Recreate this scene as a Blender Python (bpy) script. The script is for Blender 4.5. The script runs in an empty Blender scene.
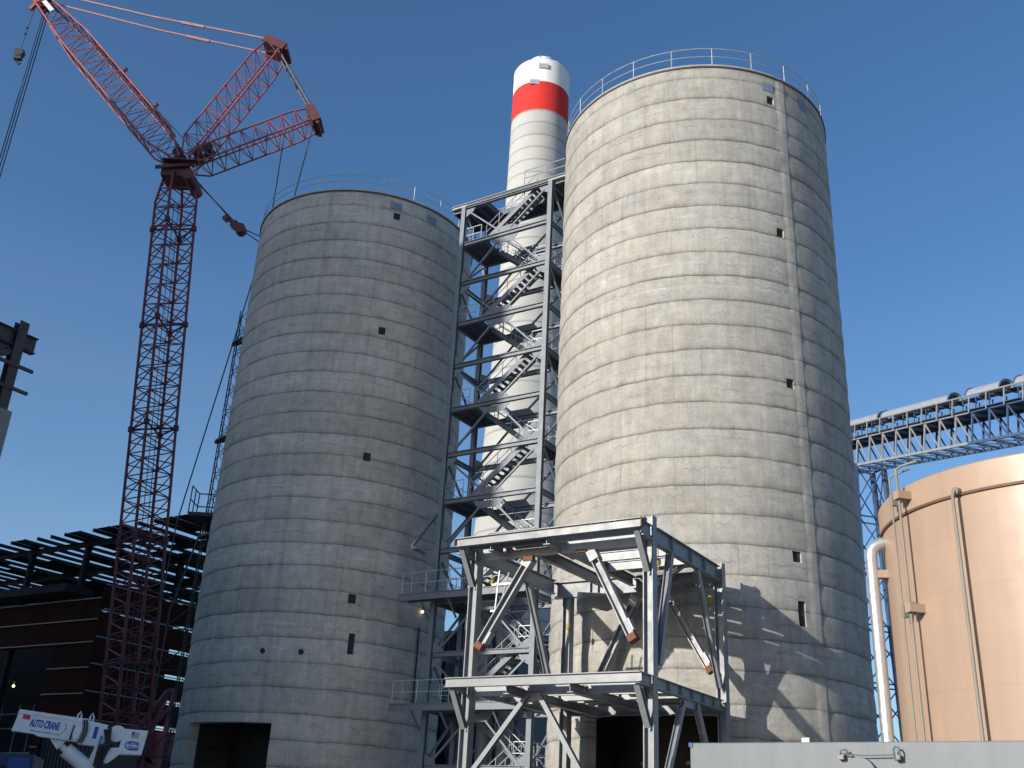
import bpy, math, random
from mathutils import Vector as V, Matrix
random.seed(7)
sc = bpy.context.scene
COL = sc.collection
PI = math.pi
R = math.radians

# ------------------------------------------------------------------ materials
class NT:
    def __init__(s, name):
        s.m = bpy.data.materials.new(name); s.m.use_nodes = True
        s.t = s.m.node_tree; s.n = s.t.nodes; s.l = s.t.links
        s.b = s.n['Principled BSDF']
    def put(s, sock, v):
        if hasattr(v, 'is_linked') or isinstance(v, bpy.types.NodeSocket): s.l.new(v, sock)
        else: sock.default_value = v
    def M(s, op, a, b=None, c=None, clamp=False):
        n = s.n.new('ShaderNodeMath'); n.operation = op; n.use_clamp = clamp
        s.put(n.inputs[0], a)
        if b is not None: s.put(n.inputs[1], b)
        if c is not None: s.put(n.inputs[2], c)
        return n.outputs[0]
    def obj(s):
        n = s.n.new('ShaderNodeTexCoord'); return n.outputs['Object']
    def sep(s, v):
        n = s.n.new('ShaderNodeSeparateXYZ'); s.l.new(v, n.inputs[0]); return n.outputs
    def com(s, x, y, z):
        n = s.n.new('ShaderNodeCombineXYZ')
        for i, q in enumerate((x, y, z)): s.put(n.inputs[i], q)
        return n.outputs[0]
    def noise(s, vec, scale, detail=4, rough=.55, dist=0):
        n = s.n.new('ShaderNodeTexNoise'); s.l.new(vec, n.inputs['Vector'])
        n.inputs['Scale'].default_value = scale; n.inputs['Detail'].default_value = detail
        n.inputs['Roughness'].default_value = rough; n.inputs['Distortion'].default_value = dist
        return n.outputs[0]
    def white(s, vec):
        n = s.n.new('ShaderNodeTexWhiteNoise'); n.noise_dimensions = '3D'; s.l.new(vec, n.inputs['Vector']); return n.outputs[0]
    def rng(s, v, a, b, c, d, smooth=False):
        n = s.n.new('ShaderNodeMapRange'); n.clamp = True
        if smooth: n.interpolation_type = 'SMOOTHSTEP'
        s.put(n.inputs[0], v)
        for i, q in enumerate((a, b, c, d)): s.put(n.inputs[i + 1], q)
        return n.outputs[0]
    def mix(s, f, a, b, mode='MIX'):
        n = s.n.new('ShaderNodeMix'); n.data_type = 'RGBA'; n.blend_type = mode
        s.put(n.inputs[0], f)
        for i, q in ((6, a), (7, b)):
            if isinstance(q, tuple): n.inputs[i].default_value = (*q[:3], 1)
            else: s.l.new(q, n.inputs[i])
        return n.outputs[2]
    def scl(s, col, f):
        n = s.n.new('ShaderNodeVectorMath'); n.operation = 'SCALE'
        if isinstance(col, tuple): n.inputs[0].default_value = col[:3]
        else: s.l.new(col, n.inputs[0])
        s.put(n.inputs['Scale'], f); return n.outputs[0]
    def bump(s, h, st=.3, d=.02):
        n = s.n.new('ShaderNodeBump'); n.inputs['Strength'].default_value = st; n.inputs['Distance'].default_value = d
        s.l.new(h, n.inputs['Height']); s.l.new(n.outputs[0], s.b.inputs['Normal'])
    def fin(s, col, rough=.7, metal=0, spec=.4):
        s.put(s.b.inputs['Base Color'], (*col[:3], 1) if isinstance(col, tuple) else col)
        s.put(s.b.inputs['Roughness'], rough); s.b.inputs['Metallic'].default_value = metal
        s.b.inputs['Specular IOR Level'].default_value = spec
        return s.m

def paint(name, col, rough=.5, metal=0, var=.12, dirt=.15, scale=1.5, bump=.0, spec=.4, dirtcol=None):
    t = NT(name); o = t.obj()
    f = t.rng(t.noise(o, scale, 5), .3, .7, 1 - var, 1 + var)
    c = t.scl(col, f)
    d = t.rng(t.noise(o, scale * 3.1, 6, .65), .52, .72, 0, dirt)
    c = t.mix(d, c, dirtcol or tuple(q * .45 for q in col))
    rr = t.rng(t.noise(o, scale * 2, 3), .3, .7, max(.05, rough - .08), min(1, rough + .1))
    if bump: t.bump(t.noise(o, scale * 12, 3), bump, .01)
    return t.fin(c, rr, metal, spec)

def concrete(name, r, h, nseam, base, seed, streak=None, rough=.9, joint=1.0, tone=1.0):
    t = NT(name); o = t.obj(); x, y, z = t.sep(o)
    th = t.M('ARCTAN2', y, x)
    s = t.M('MULTIPLY', th, r)
    at = t.n.new('ShaderNodeAttribute'); at.attribute_name = 'zn'; z = at.outputs['Fac']
    sv = t.com(t.M('ADD', s, seed), 0.0, z)              # unrolled wall
    zl = t.M('DIVIDE', t.M('SUBTRACT', z, ZOFF), h); li = t.M('FLOOR', zl); fr = t.M('FRACT', zl)
    # form panels: seams
    su = t.M('MULTIPLY', th, nseam / (2 * PI))
    su = t.M('ADD', su, t.M('MULTIPLY', t.M('MODULO', li, 2), .0))
    pi_ = t.M('FLOOR', su); pf = t.M('FRACT', su)
    tint = t.white(t.com(pi_, li, seed))
    tintl = t.white(t.com(li, 3.3, seed))
    val = t.rng(tint, 0, 1, .97, 1.03)
    val = t.M('MULTIPLY', val, t.rng(tintl, 0, 1, .9, 1.07))
    big = t.noise(sv, .22, 4, .6)
    val = t.M('MULTIPLY', val, t.rng(big, .3, .7, .87, 1.1))
    mid = t.noise(sv, 1.4, 6, .68)
    val = t.M('MULTIPLY', val, t.rng(mid, .3, .7, .8, 1.14))
    grain = t.noise(t.com(t.M('MULTIPLY', s, .7), seed, t.M('MULTIPLY', z, 9)), 1, 4, .6)
    val = t.M('MULTIPLY', val, t.rng(grain, .3, .7, .93, 1.05))
    blot = t.noise(sv, 3.3, 5, .72)
    val = t.M('MULTIPLY', val, t.M('SUBTRACT', 1.0, t.rng(blot, .56, .74, 0, .22)))
    fine = t.noise(sv, 12, 5, .75)
    val = t.M('MULTIPLY', val, t.rng(fine, .3, .7, .8, 1.14))
    drip = t.noise(t.com(t.M('MULTIPLY', s, 3.2), seed, t.M('MULTIPLY', z, .45)), 1.0, 5, .65)
    val = t.M('MULTIPLY', val, t.rng(drip, .32, .68, .86, 1.07))
    # joint stains: dark foot of each lift with a ragged upper edge, run-down below the joint
    ed = t.noise(t.com(s, seed, t.M('MULTIPLY', li, 7.7)), 1.1, 6, .75)
    ed2 = t.noise(t.com(t.M('MULTIPLY', s, 5.5), seed, t.M('MULTIPLY', li, 3.7)), 1.0, 4, .7)
    reach = t.M('MULTIPLY', t.rng(ed, .32, .72, .03, .5), t.rng(ed2, .3, .7, .35, 1.25))
    foot = t.M('SUBTRACT', 1.0, t.M('DIVIDE', fr, reach), clamp=True)
    foot = t.M('MULTIPLY', foot, t.rng(t.noise(sv, .5, 3), .32, .62, .25, .85))
    ln = t.rng(fr, t.rng(t.noise(sv, 2.2, 3), .3, .7, .0, .035), t.rng(t.noise(sv, 2.6, 4), .3, .7, .035, .1), 1, 0, True)
    ln = t.M('MULTIPLY', ln, t.rng(t.noise(sv, 1.3, 4), .3, .6, .3, 1))
    fr2 = t.M('SUBTRACT', 1.0, fr)
    run = t.M('SUBTRACT', 1.0, t.M('DIVIDE', fr2, t.rng(t.noise(t.com(t.M('MULTIPLY', s, 4), 9.1, t.M('MULTIPLY', li, 3.1)), 1, 4, .7), .45, .8, .01, .4)), clamp=True)
    dark = t.M('ADD', t.M('MULTIPLY', foot, .38 * joint), t.M('MULTIPLY', ln, .27 * joint))
    dark = t.M('ADD', dark, t.M('MULTIPLY', run, .2 * joint))
    sm = t.M('MINIMUM', pf, t.M('SUBTRACT', 1.0, pf))
    sl = t.rng(sm, .008, .034, 1, 0, True)
    sl = t.M('MULTIPLY', sl, t.rng(t.white(t.com(pi_, li, seed + 5)), .3, 1, 0, .24))
    dark = t.M('ADD', dark, sl)
    # ragged pale leak mark along the middle of some lifts
    wav = t.M('ADD', .55, t.M('MULTIPLY', t.M('SUBTRACT', t.noise(t.com(t.M('MULTIPLY', s, 2.6), li, seed), 1, 3, .6), .5), .6))
    wd = t.M('ABSOLUTE', t.M('SUBTRACT', fr, wav))
    wl = t.M('MULTIPLY', t.rng(wd, .015, .06, 1, 0, True), t.rng(tintl, .55, .75, 0, 1))
    wl = t.M('MULTIPLY', wl, t.rng(t.noise(sv, .6, 2), .45, .6, 0, .2))
    val = t.M('MULTIPLY', val, t.M('SUBTRACT', 1.0, dark, clamp=True))
    wl2 = t.M('MULTIPLY', t.rng(sm, .0, .03, 1, 0, True), t.rng(t.white(t.com(pi_, li, seed + 9)), .75, 1, 0, .12))
    val = t.M('ADD', t.M('ADD', val, wl), wl2)
    zz = t.M('ADD', t.rng(t.white(t.com(li, 6.1, seed)), 0, 1, .42, .68), t.M('MULTIPLY', t.M('SUBTRACT', t.noise(t.com(t.M('MULTIPLY', s, 5.0), t.M('MULTIPLY', li, 2.3), seed), 1, 2, .5), .5), .42))
    zd = t.rng(t.M('ABSOLUTE', t.M('SUBTRACT', fr, zz)), .008, .04, 1, 0, True)
    zd = t.M('MULTIPLY', zd, t.rng(t.noise(t.com(t.M('MULTIPLY', s, .8), t.M('MULTIPLY', li, 5.3), seed), 1, 3, .6), .48, .6, 0, .27))
    val = t.M('MULTIPLY', val, t.M('SUBTRACT', 1.0, zd))
    if streak:                                             # long vertical darker streaks (angle, half width, strength)
        for (a, w, k) in streak:
            wob = t.M('MULTIPLY', t.M('SUBTRACT', t.noise(t.com(3.1, a, z), .4, 4), .5), .05)
            d = t.M('ABSOLUTE', t.M('SUBTRACT', t.M('ADD', th, wob), R(a)))
            g = t.rng(d, R(w) * .35, R(w), 1, 0, True)
            g = t.M('MULTIPLY', g, t.rng(t.noise(sv, .9, 4), .3, .62, .35, 1))
            val = t.M('MULTIPLY', val, t.M('SUBTRACT', 1.0, t.M('MULTIPLY', g, k)))
    warm = t.mix(t.rng(t.noise(sv, .6, 4), .35, .65, 0, 1), tuple(base), (base[0] * .96, base[1] * .98, base[2] * 1.03))
    c = t.scl(warm, t.M('MULTIPLY', val, tone))
    hgt = t.M('ADD', t.M('MULTIPLY', fine, .5), t.M('MULTIPLY', mid, .9))
    t.bump(hgt, .35, .02)
    return t.fin(c, rough, 0, .25)

def chimney_mat():
    t = NT('chimney_shaft'); o = t.obj(); x, y, z = t.sep(o)
    th = t.M('ARCTAN2', y, x); s = t.M('MULTIPLY', th, 5.4); sv = t.com(s, 0.0, z)
    zl = t.M('DIVIDE', z, 2.6); fr = t.M('FRACT', zl); li = t.M('FLOOR', zl)
    val = t.rng(t.noise(sv, .35, 5), .3, .7, .92, 1.05)
    val = t.M('MULTIPLY', val, t.rng(t.white(t.com(li, 1.0, 2.0)), 0, 1, .95, 1.03))
    ln = t.rng(fr, .04, .2, 1, 0, True)
    conc = t.scl((.42, .42, .405), t.M('MULTIPLY', val, t.M('SUBTRACT', 1.0, t.M('MULTIPLY', ln, .34))))
    soft = t.rng(t.noise(sv, .8, 4), .3, .7, .93, 1.04)
    white = t.scl((.78, .775, .75), soft)
    red = t.scl((.60, .035, .03), soft)
    c = t.mix(t.M('GREATER_THAN', z, ZRED0), conc, red)
    c = t.mix(t.M('GREATER_THAN', z, ZRED1), c, white)
    return t.fin(c, .8, 0, .25)

def corrugated(name, col, per=.3, axis=(1, 0), rough=.55, metal=0.0):
    t = NT(name); o = t.obj(); x, y, z = t.sep(o)
    q = t.M('ADD', t.M('MULTIPLY', x, axis[0]), t.M('MULTIPLY', y, axis[1]))
    w = t.M('SINE', t.M('MULTIPLY', q, 2 * PI / per))
    f = t.rng(t.noise(o, .4, 5), .3, .7, .8, 1.12)
    c = t.scl(col, f)
    d = t.rng(t.noise(t.com(t.M('MULTIPLY', q, 3), 0.0, t.M('MULTIPLY', z, .4)), 1, 5), .5, .75, 0, .35)
    c = t.mix(d, c, tuple(k * .5 for k in col))
    t.bump(w, .6, .03)
    return t.fin(c, rough, metal)

def emit(name, col, st):
    t = NT(name); t.b.inputs['Emission Color'].default_value = (*col, 1); t.b.inputs['Emission Strength'].default_value = st
    return t.fin(col, .5)

# ------------------------------------------------------------------ mesh builder
def perp(d, up):
    d = d.normalized(); up = V(up)
    if abs(d.dot(up.normalized())) > .985: up = V((1, 0, 0)) if abs(d.x) < .9 else V((0, 1, 0))
    s = d.cross(up).normalized(); u = s.cross(d).normalized()
    return d, s, u

class MB:
    def __init__(s): s.v = []; s.f = []; s.mi = []; s.cur = 0
    def add(s, vs, fs):
        k = len(s.v); s.v += [V(q) for q in vs]; s.f += [tuple(i + k for i in f) for f in fs]; s.mi += [s.cur] * len(fs)
    def boxv(s, c, a, b, d):
        c, a, b, d = V(c), V(a), V(b), V(d); P = []
        for k in (-1, 1):
            for j in (-1, 1):
                for i in (-1, 1): P.append(c + a * i + b * j + d * k)
        F = [(0, 2, 3, 1), (4, 5, 7, 6), (0, 1, 5, 4), (2, 6, 7, 3), (0, 4, 6, 2), (1, 3, 7, 5)]
        if a.cross(b).dot(d) < 0: F = [f[::-1] for f in F]
        s.add(P, F); return s
    def bar(s, p, q, w, h, up=(0, 0, 1)):
        p, q = V(p), V(q); d, sd, u = perp(q - p, up)
        return s.boxv((p + q) / 2, (q - p) / 2, sd * w / 2, u * h / 2)
    def ibeam(s, p, q, h, b, up=(0, 0, 1), tf=.03, tw=.022):
        p, q = V(p), V(q); d, sd, u = perp(q - p, up); L = (q - p) / 2; c = (p + q) / 2
        s.boxv(c, L, sd * tw / 2, u * (h / 2 - tf))
        for k in (-1, 1): s.boxv(c + u * k * (h / 2 - tf / 2), L, sd * b / 2, u * tf / 2)
        return s
    def angle(s, p, q, w, up=(0, 0, 1), t=.014):
        p, q = V(p), V(q); d, sd, u = perp(q - p, up); L = (q - p) / 2; c = (p + q) / 2
        s.boxv(c + u * (-w / 2), L, sd * w / 2, u * t / 2)
        s.boxv(c + sd * (-w / 2 + t / 2) + u * (t / 2), L, sd * t / 2, u * (w / 2 - .001))
        return s
    def tube(s, pts, r, n=6, cap=True):
        pts = [V(p) for p in pts]; rings = []; up = None
        for i, p in enumerate(pts):
            if i == 0: d = pts[1] - pts[0]
            elif i == len(pts) - 1: d = pts[-1] - pts[-2]
            else: d = (pts[i + 1] - p).normalized() + (p - pts[i - 1]).normalized()
            d.normalize()
            if up is None: _, sd, u = perp(d, (0, 0, 1))
            else:
                u = up - d * up.dot(d); u.normalize(); sd = d.cross(u)
            up = u
            rings.append([p + (sd * math.cos(a) + u * math.sin(a)) * r for a in [2 * PI * k / n for k in range(n)]])
        vs = [q for rg in rings for q in rg]; fs = []
        for i in range(len(pts) - 1):
            for k in range(n):
                a = i * n + k; b = i * n + (k + 1) % n
                fs.append((a, b, b + n, a + n))
        if cap:
            fs.append(tuple(range(n))[::-1]); fs.append(tuple((len(pts) - 1) * n + k for k in range(n)))
        s.add(vs, fs); return s
    def lathe(s, prof, n, c=(0, 0, 0), a0=0, a1=2 * PI):
        c = V(c); full = abs(a1 - a0 - 2 * PI) < 1e-6; m = n if full else n + 1; vs = []; fs = []
        for (r, z) in prof:
            for k in range(m):
                a = a0 + (a1 - a0) * k / n; vs.append(c + V((r * math.cos(a), r * math.sin(a), z)))
        for i in range(len(prof) - 1):
            for k in range(n):
                a = i * m + k; b = i * m + (k + 1) % m
                fs.append((a, b, b + m, a + m))
        s.add(vs, fs); return s
    def prism(s, poly, ax):
        poly = [V(p) for p in poly]; ax = V(ax); n = len(poly)
        vs = poly + [p + ax for p in poly]
        nn = (poly[1] - poly[0]).cross(poly[2] - poly[1])
        fs = [tuple(range(n))[::-1], tuple(range(n, 2 * n))] + [(i, (i + 1) % n, (i + 1) % n + n, i + n) for i in range(n)]
        if nn.dot(ax) < 0: fs = [f[::-1] for f in fs]
        s.add(vs, fs); return s
    def disc(s, c, ax, r, h, n=20):
        ax = V(ax).normalized(); return s.tube([V(c), V(c) + ax * h], r, n)

def build(name, mb, mat, parent=None, base=None, smooth=None, label=None):
    me = bpy.data.meshes.new(name)
    if parent is not None and base is None: base = wloc(parent)
    base = V(base) if base is not None else V((0, 0, 0))
    me.from_pydata([tuple(q - base) for q in mb.v], [], mb.f)
    for m in (mat if isinstance(mat, (list, tuple)) else [mat]): me.materials.append(m)
    if any(mb.mi): me.polygons.foreach_set('material_index', mb.mi)
    if smooth:
        me.polygons.foreach_set('use_smooth', [True] * len(me.polygons)); me.set_sharp_from_angle(angle=R(smooth))
    me.update()
    o = bpy.data.objects.new(name, me); COL.objects.link(o)
    if parent is not None: o.parent = parent
    else: o.location = base
    if parent is not None and parent.type == 'MESH': o.location = (0, 0, 0)
    if label: o['label'] = label
    return o
WL = {}
def wloc(o):
    while o.parent: o = o.parent
    return V(o.location)
def thing(name, loc, label, cat, group=None):
    o = bpy.data.objects.new(name, None); COL.objects.link(o); o.location = loc; o.empty_display_size = .3
    tag(o, label, cat, group); return o
def tag(o, label, cat, group=None, kind=None):
    if label: o['label'] = label
    if cat: o['category'] = cat
    if group: o['group'] = group
    if kind: o['kind'] = kind
    return o

def lettering(name, body, size, mat, parent, org, ux, uy, ext=.002, shear=0, squash=1.0):
    """letters as thin raised geometry on a face; org is the centre, ux the reading direction"""
    cu = bpy.data.curves.new(name, 'FONT'); cu.body = body; cu.size = size; cu.align_x = 'CENTER'; cu.align_y = 'CENTER'
    cu.extrude = ext; cu.shear = shear; cu.offset = size * .032
    tmp = bpy.data.objects.new('tmp_letters', cu); COL.objects.link(tmp)
    bpy.context.view_layer.update()
    me = bpy.data.meshes.new_from_object(tmp.evaluated_get(bpy.context.evaluated_depsgraph_get()))
    bpy.data.objects.remove(tmp); bpy.data.curves.remove(cu)
    ux = V(ux).normalized(); uy = V(uy).normalized(); n = ux.cross(uy)
    b = V(org) - wloc(parent)
    for v in me.vertices: v.co = b + ux * v.co.x * squash + uy * v.co.y + n * v.co.z
    me.materials.clear(); me.materials.append(mat)
    o = bpy.data.objects.new(name, me); COL.objects.link(o); o.parent = parent
    return o

# ------------------------------------------------------------------ constants of the place
E1 = V((.842, -.5395, 0)); E2 = V((.5395, .842, 0)); Z = V((0, 0, 1))
RX, RY, RR = 9.34, 47.08, 7.0
LX, LY, LR = -10.178, 60.05, 7.0
HS = 36.75
LIFT = 1.23
ZOFF = .33 * LIFT          # the first lift is a little taller
CHX, CHY = 2.5, 150.0
ZRED0, ZRED1 = 117.3, 123.4
SUN_AZ, SUN_EL = 52.0, 17.0        # light travels towards azimuth SUN_AZ (from +Y to +X)

M_silo_r = concrete('concrete_right', RR, LIFT, 36, (.40, .384, .347), 3.0, streak=[(-65.3, 1.0, .16), (-58, 1.6, .06), (-78, .8, .08)])
M_silo_l = concrete('concrete_left', LR, LIFT, 36, (.46, .438, .385), 41.0, streak=[(-101, 1.5, .14), (-75, 1.0, .1)], tone=1.14)  # base and tone lifted on this shaded wall in place of fill light
M_chim = chimney_mat()
M_inside = paint('dark_interior', (.035, .034, .033), .9)  # near-black colour holds the shade of openings and interiors
M_rim = paint('rim_steel', (.07, .06, .055), .6)
M_patch = paint('blue_grey_patch', (.17, .23, .31), .7)
M_galv = paint('galvanised', (.42, .44, .47), .45, .3, .1, .1, 3)
M_tower = paint('tower_steel', (.155, .18, .215), .5, 0, .12, .15, 1.2)
M_towerdk = paint('grating_steel', (.11, .13, .16), .6, 0, .15, .2, 2)
M_frame = paint('primer_steel', (.195, .21, .23), .42, 0, .12, .35, 1.3, dirtcol=(.13, .115, .1), spec=.5)
M_framelt = paint('pale_frame_steel', (.31, .325, .345), .42, 0, .12, .3, 1.3, dirtcol=(.2, .19, .175), spec=.5)  # paler copy of the frame steel for some beams, joists and clamps
M_rust = paint('rust', (.17, .07, .038), .85, 0, .3, .3, 9)
M_redshade = paint('crane_red_shaded', (.16, .035, .045), .5, 0, .2, .2, 1.2)  # darker copy of the crane red, the mast's shade put into the colour
M_red = paint('crane_red', (.28, .07, .08), .5, 0, .15, .2, 1.2)
M_reddk = paint('crane_dark', (.10, .03, .033), .6, 0, .15, .3, 2)
M_pend = paint('pendant_pink', (.5, .27, .27), .5)
M_rope = paint('wire_rope', (.05, .055, .065), .6)
M_black = paint('black_rubber', (.02, .02, .022), .6)
M_white = paint('white_enamel', (.72, .73, .74), .4, 0, .07, .35, 6)
M_blue = paint('decal_blue', (.02, .06, .38), .4, 0, .03, 0)
M_decred = paint('decal_red', (.5, .04, .03), .4, 0, .03, 0)
M_conv = paint('conveyor_blue_steel', (.06, .1, .185), .5)
M_convlt = paint('conveyor_rail_galv', (.33, .33, .33), .45, .2)
M_hood = paint('hood_metal', (.5, .52, .55), .4, .5, .06, .1, 2)
M_alu = paint('aluminium_cladding', (.6, .6, .6), .42, .8, .05, .1, 3)
M_pipe = paint('pipe_grey_green', (.22, .21, .18), .5)
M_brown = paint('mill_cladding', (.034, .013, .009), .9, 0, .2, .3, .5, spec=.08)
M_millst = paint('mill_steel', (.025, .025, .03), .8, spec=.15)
M_girt = paint('girt_light', (.22, .22, .235), .6)
def box_mat():
    t = NT('box_grey'); o = t.obj(); x, y, z = t.sep(o); q = t.M('ADD', x, t.M('MULTIPLY', y, -.75))
    f = t.rng(t.noise(o, .7, 5), .3, .7, .93, 1.06)
    st = t.noise(t.com(t.M('MULTIPLY', q, 5), 0.0, t.M('MULTIPLY', z, .5)), 1, 5, .65)
    f = t.M('MULTIPLY', f, t.rng(st, .35, .65, .93, 1.05))
    f = t.M('MULTIPLY', f, t.rng(t.noise(o, 22, 4), .3, .7, .97, 1.03))
    c = t.mix(t.rng(t.noise(t.com(t.M('MULTIPLY', q, 9), 3.0, t.M('MULTIPLY', z, .8)), 1, 5, .7), .55, .75, 0, .45), t.scl((.142, .164, .182), f), (.12, .11, .095))
    t.bump(t.noise(o, 1.2, 3), .15, .03)
    return t.fin(c, .5, 0, .4)
M_box = box_mat()
M_blueskip = paint('skip_blue', (.015, .04, .11), .5)
M_darkblue = paint('dark_blue_panel', (.02, .03, .055), .6)
M_yellow = paint('yellow_paint', (.3, .23, .03), .45)
M_siding = corrugated('grey_siding', (.19, .205, .23), .3, (.842, -.54))
M_bulb = emit('lamp_glass', (1, .72, .35), 3)
M_nsteel = paint('near_black_steel', (.045, .045, .05), .6)

def tank_mat():
    t = NT('tank_brown'); o = t.obj(); x, y, z = t.sep(o)
    th = t.M('ARCTAN2', y, x); s = t.M('MULTIPLY', th, 5.12); sv = t.com(s, 0.0, z)
    f = t.rng(t.noise(sv, .35, 4), .3, .7, .95, 1.05)
    dr = t.noise(t.com(t.M('MULTIPLY', s, 3.0), 0.0, t.M('MULTIPLY', z, .25)), 1, 4)
    f = t.M('MULTIPLY', f, t.rng(dr, .35, .65, .96, 1.03))
    zz = t.M('FRACT', t.M('DIVIDE', t.M('ADD', z, .55), 2.4)); ln = t.rng(t.M('ABSOLUTE', t.M('SUBTRACT', zz, .5)), .002, .008, 1, 0, True)
    row = t.M('FLOOR', t.M('DIVIDE', t.M('ADD', z, .55), 2.4)); sf = t.M('FRACT', t.M('ADD', t.M('DIVIDE', s, 4.6), t.M('MULTIPLY', row, .37)))
    l2 = t.rng(t.M('ABSOLUTE', t.M('SUBTRACT', sf, .5)), .001, .004, 1, 0, True)
    f = t.M('MULTIPLY', f, t.M('SUBTRACT', 1.0, t.M('MULTIPLY', t.M('MAXIMUM', ln, l2), .1)))
    f = t.M('MULTIPLY', f, t.rng(t.white(t.com(t.M('FLOOR', t.M('ADD', t.M('ADD', t.M('DIVIDE', s, 4.6), t.M('MULTIPLY', row, .37)), .5)), row, 2.0)), 0, 1, .975, 1.02))
    t.bump(t.noise(sv, .9, 3), .12, .05)
    t.b.inputs['Coat Weight'].default_value = .12; t.b.inputs['Coat Roughness'].default_value = .28
    return t.fin(t.mix(t.rng(t.noise(t.com(t.M('MULTIPLY', s, 6), 4.0, t.M('MULTIPLY', z, .3)), 1, 5, .7), .6, .8, 0, .22), t.scl((.37, .26, .192), f), (.2, .125, .085)), t.rng(t.noise(sv, 1.5, 4), .3, .7, .44, .58), 0, .42)
M_tank = tank_mat()

# ------------------------------------------------------------------ ground
def ground():
    t = NT('site_ground'); o = t.obj()
    c = t.mix(t.rng(t.noise(o, .12, 6), .35, .65, 0, 1), (.27, .25, .22), (.36, .34, .30))
    c = t.mix(t.rng(t.noise(o, 4, 6, .7), .5, .7, 0, .5), c, (.2, .185, .165))
    t.bump(t.noise(o, 3, 6), .5, .05); m = t.fin(c, .95)
    mb = MB(); n = 24; S = 3000
    for j in range(n):
        for i in range(n):
            x0, x1, y0, y1 = [-S + 2 * S * q / n for q in (i, i + 1, j, j + 1)]
            mb.add([(x0, y0, 0), (x1, y0, 0), (x1, y1, 0), (x0, y1, 0)], [(0, 1, 2, 3)])
    g = build('ground', mb, m); g['kind'] = 'structure'
ground()

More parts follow.
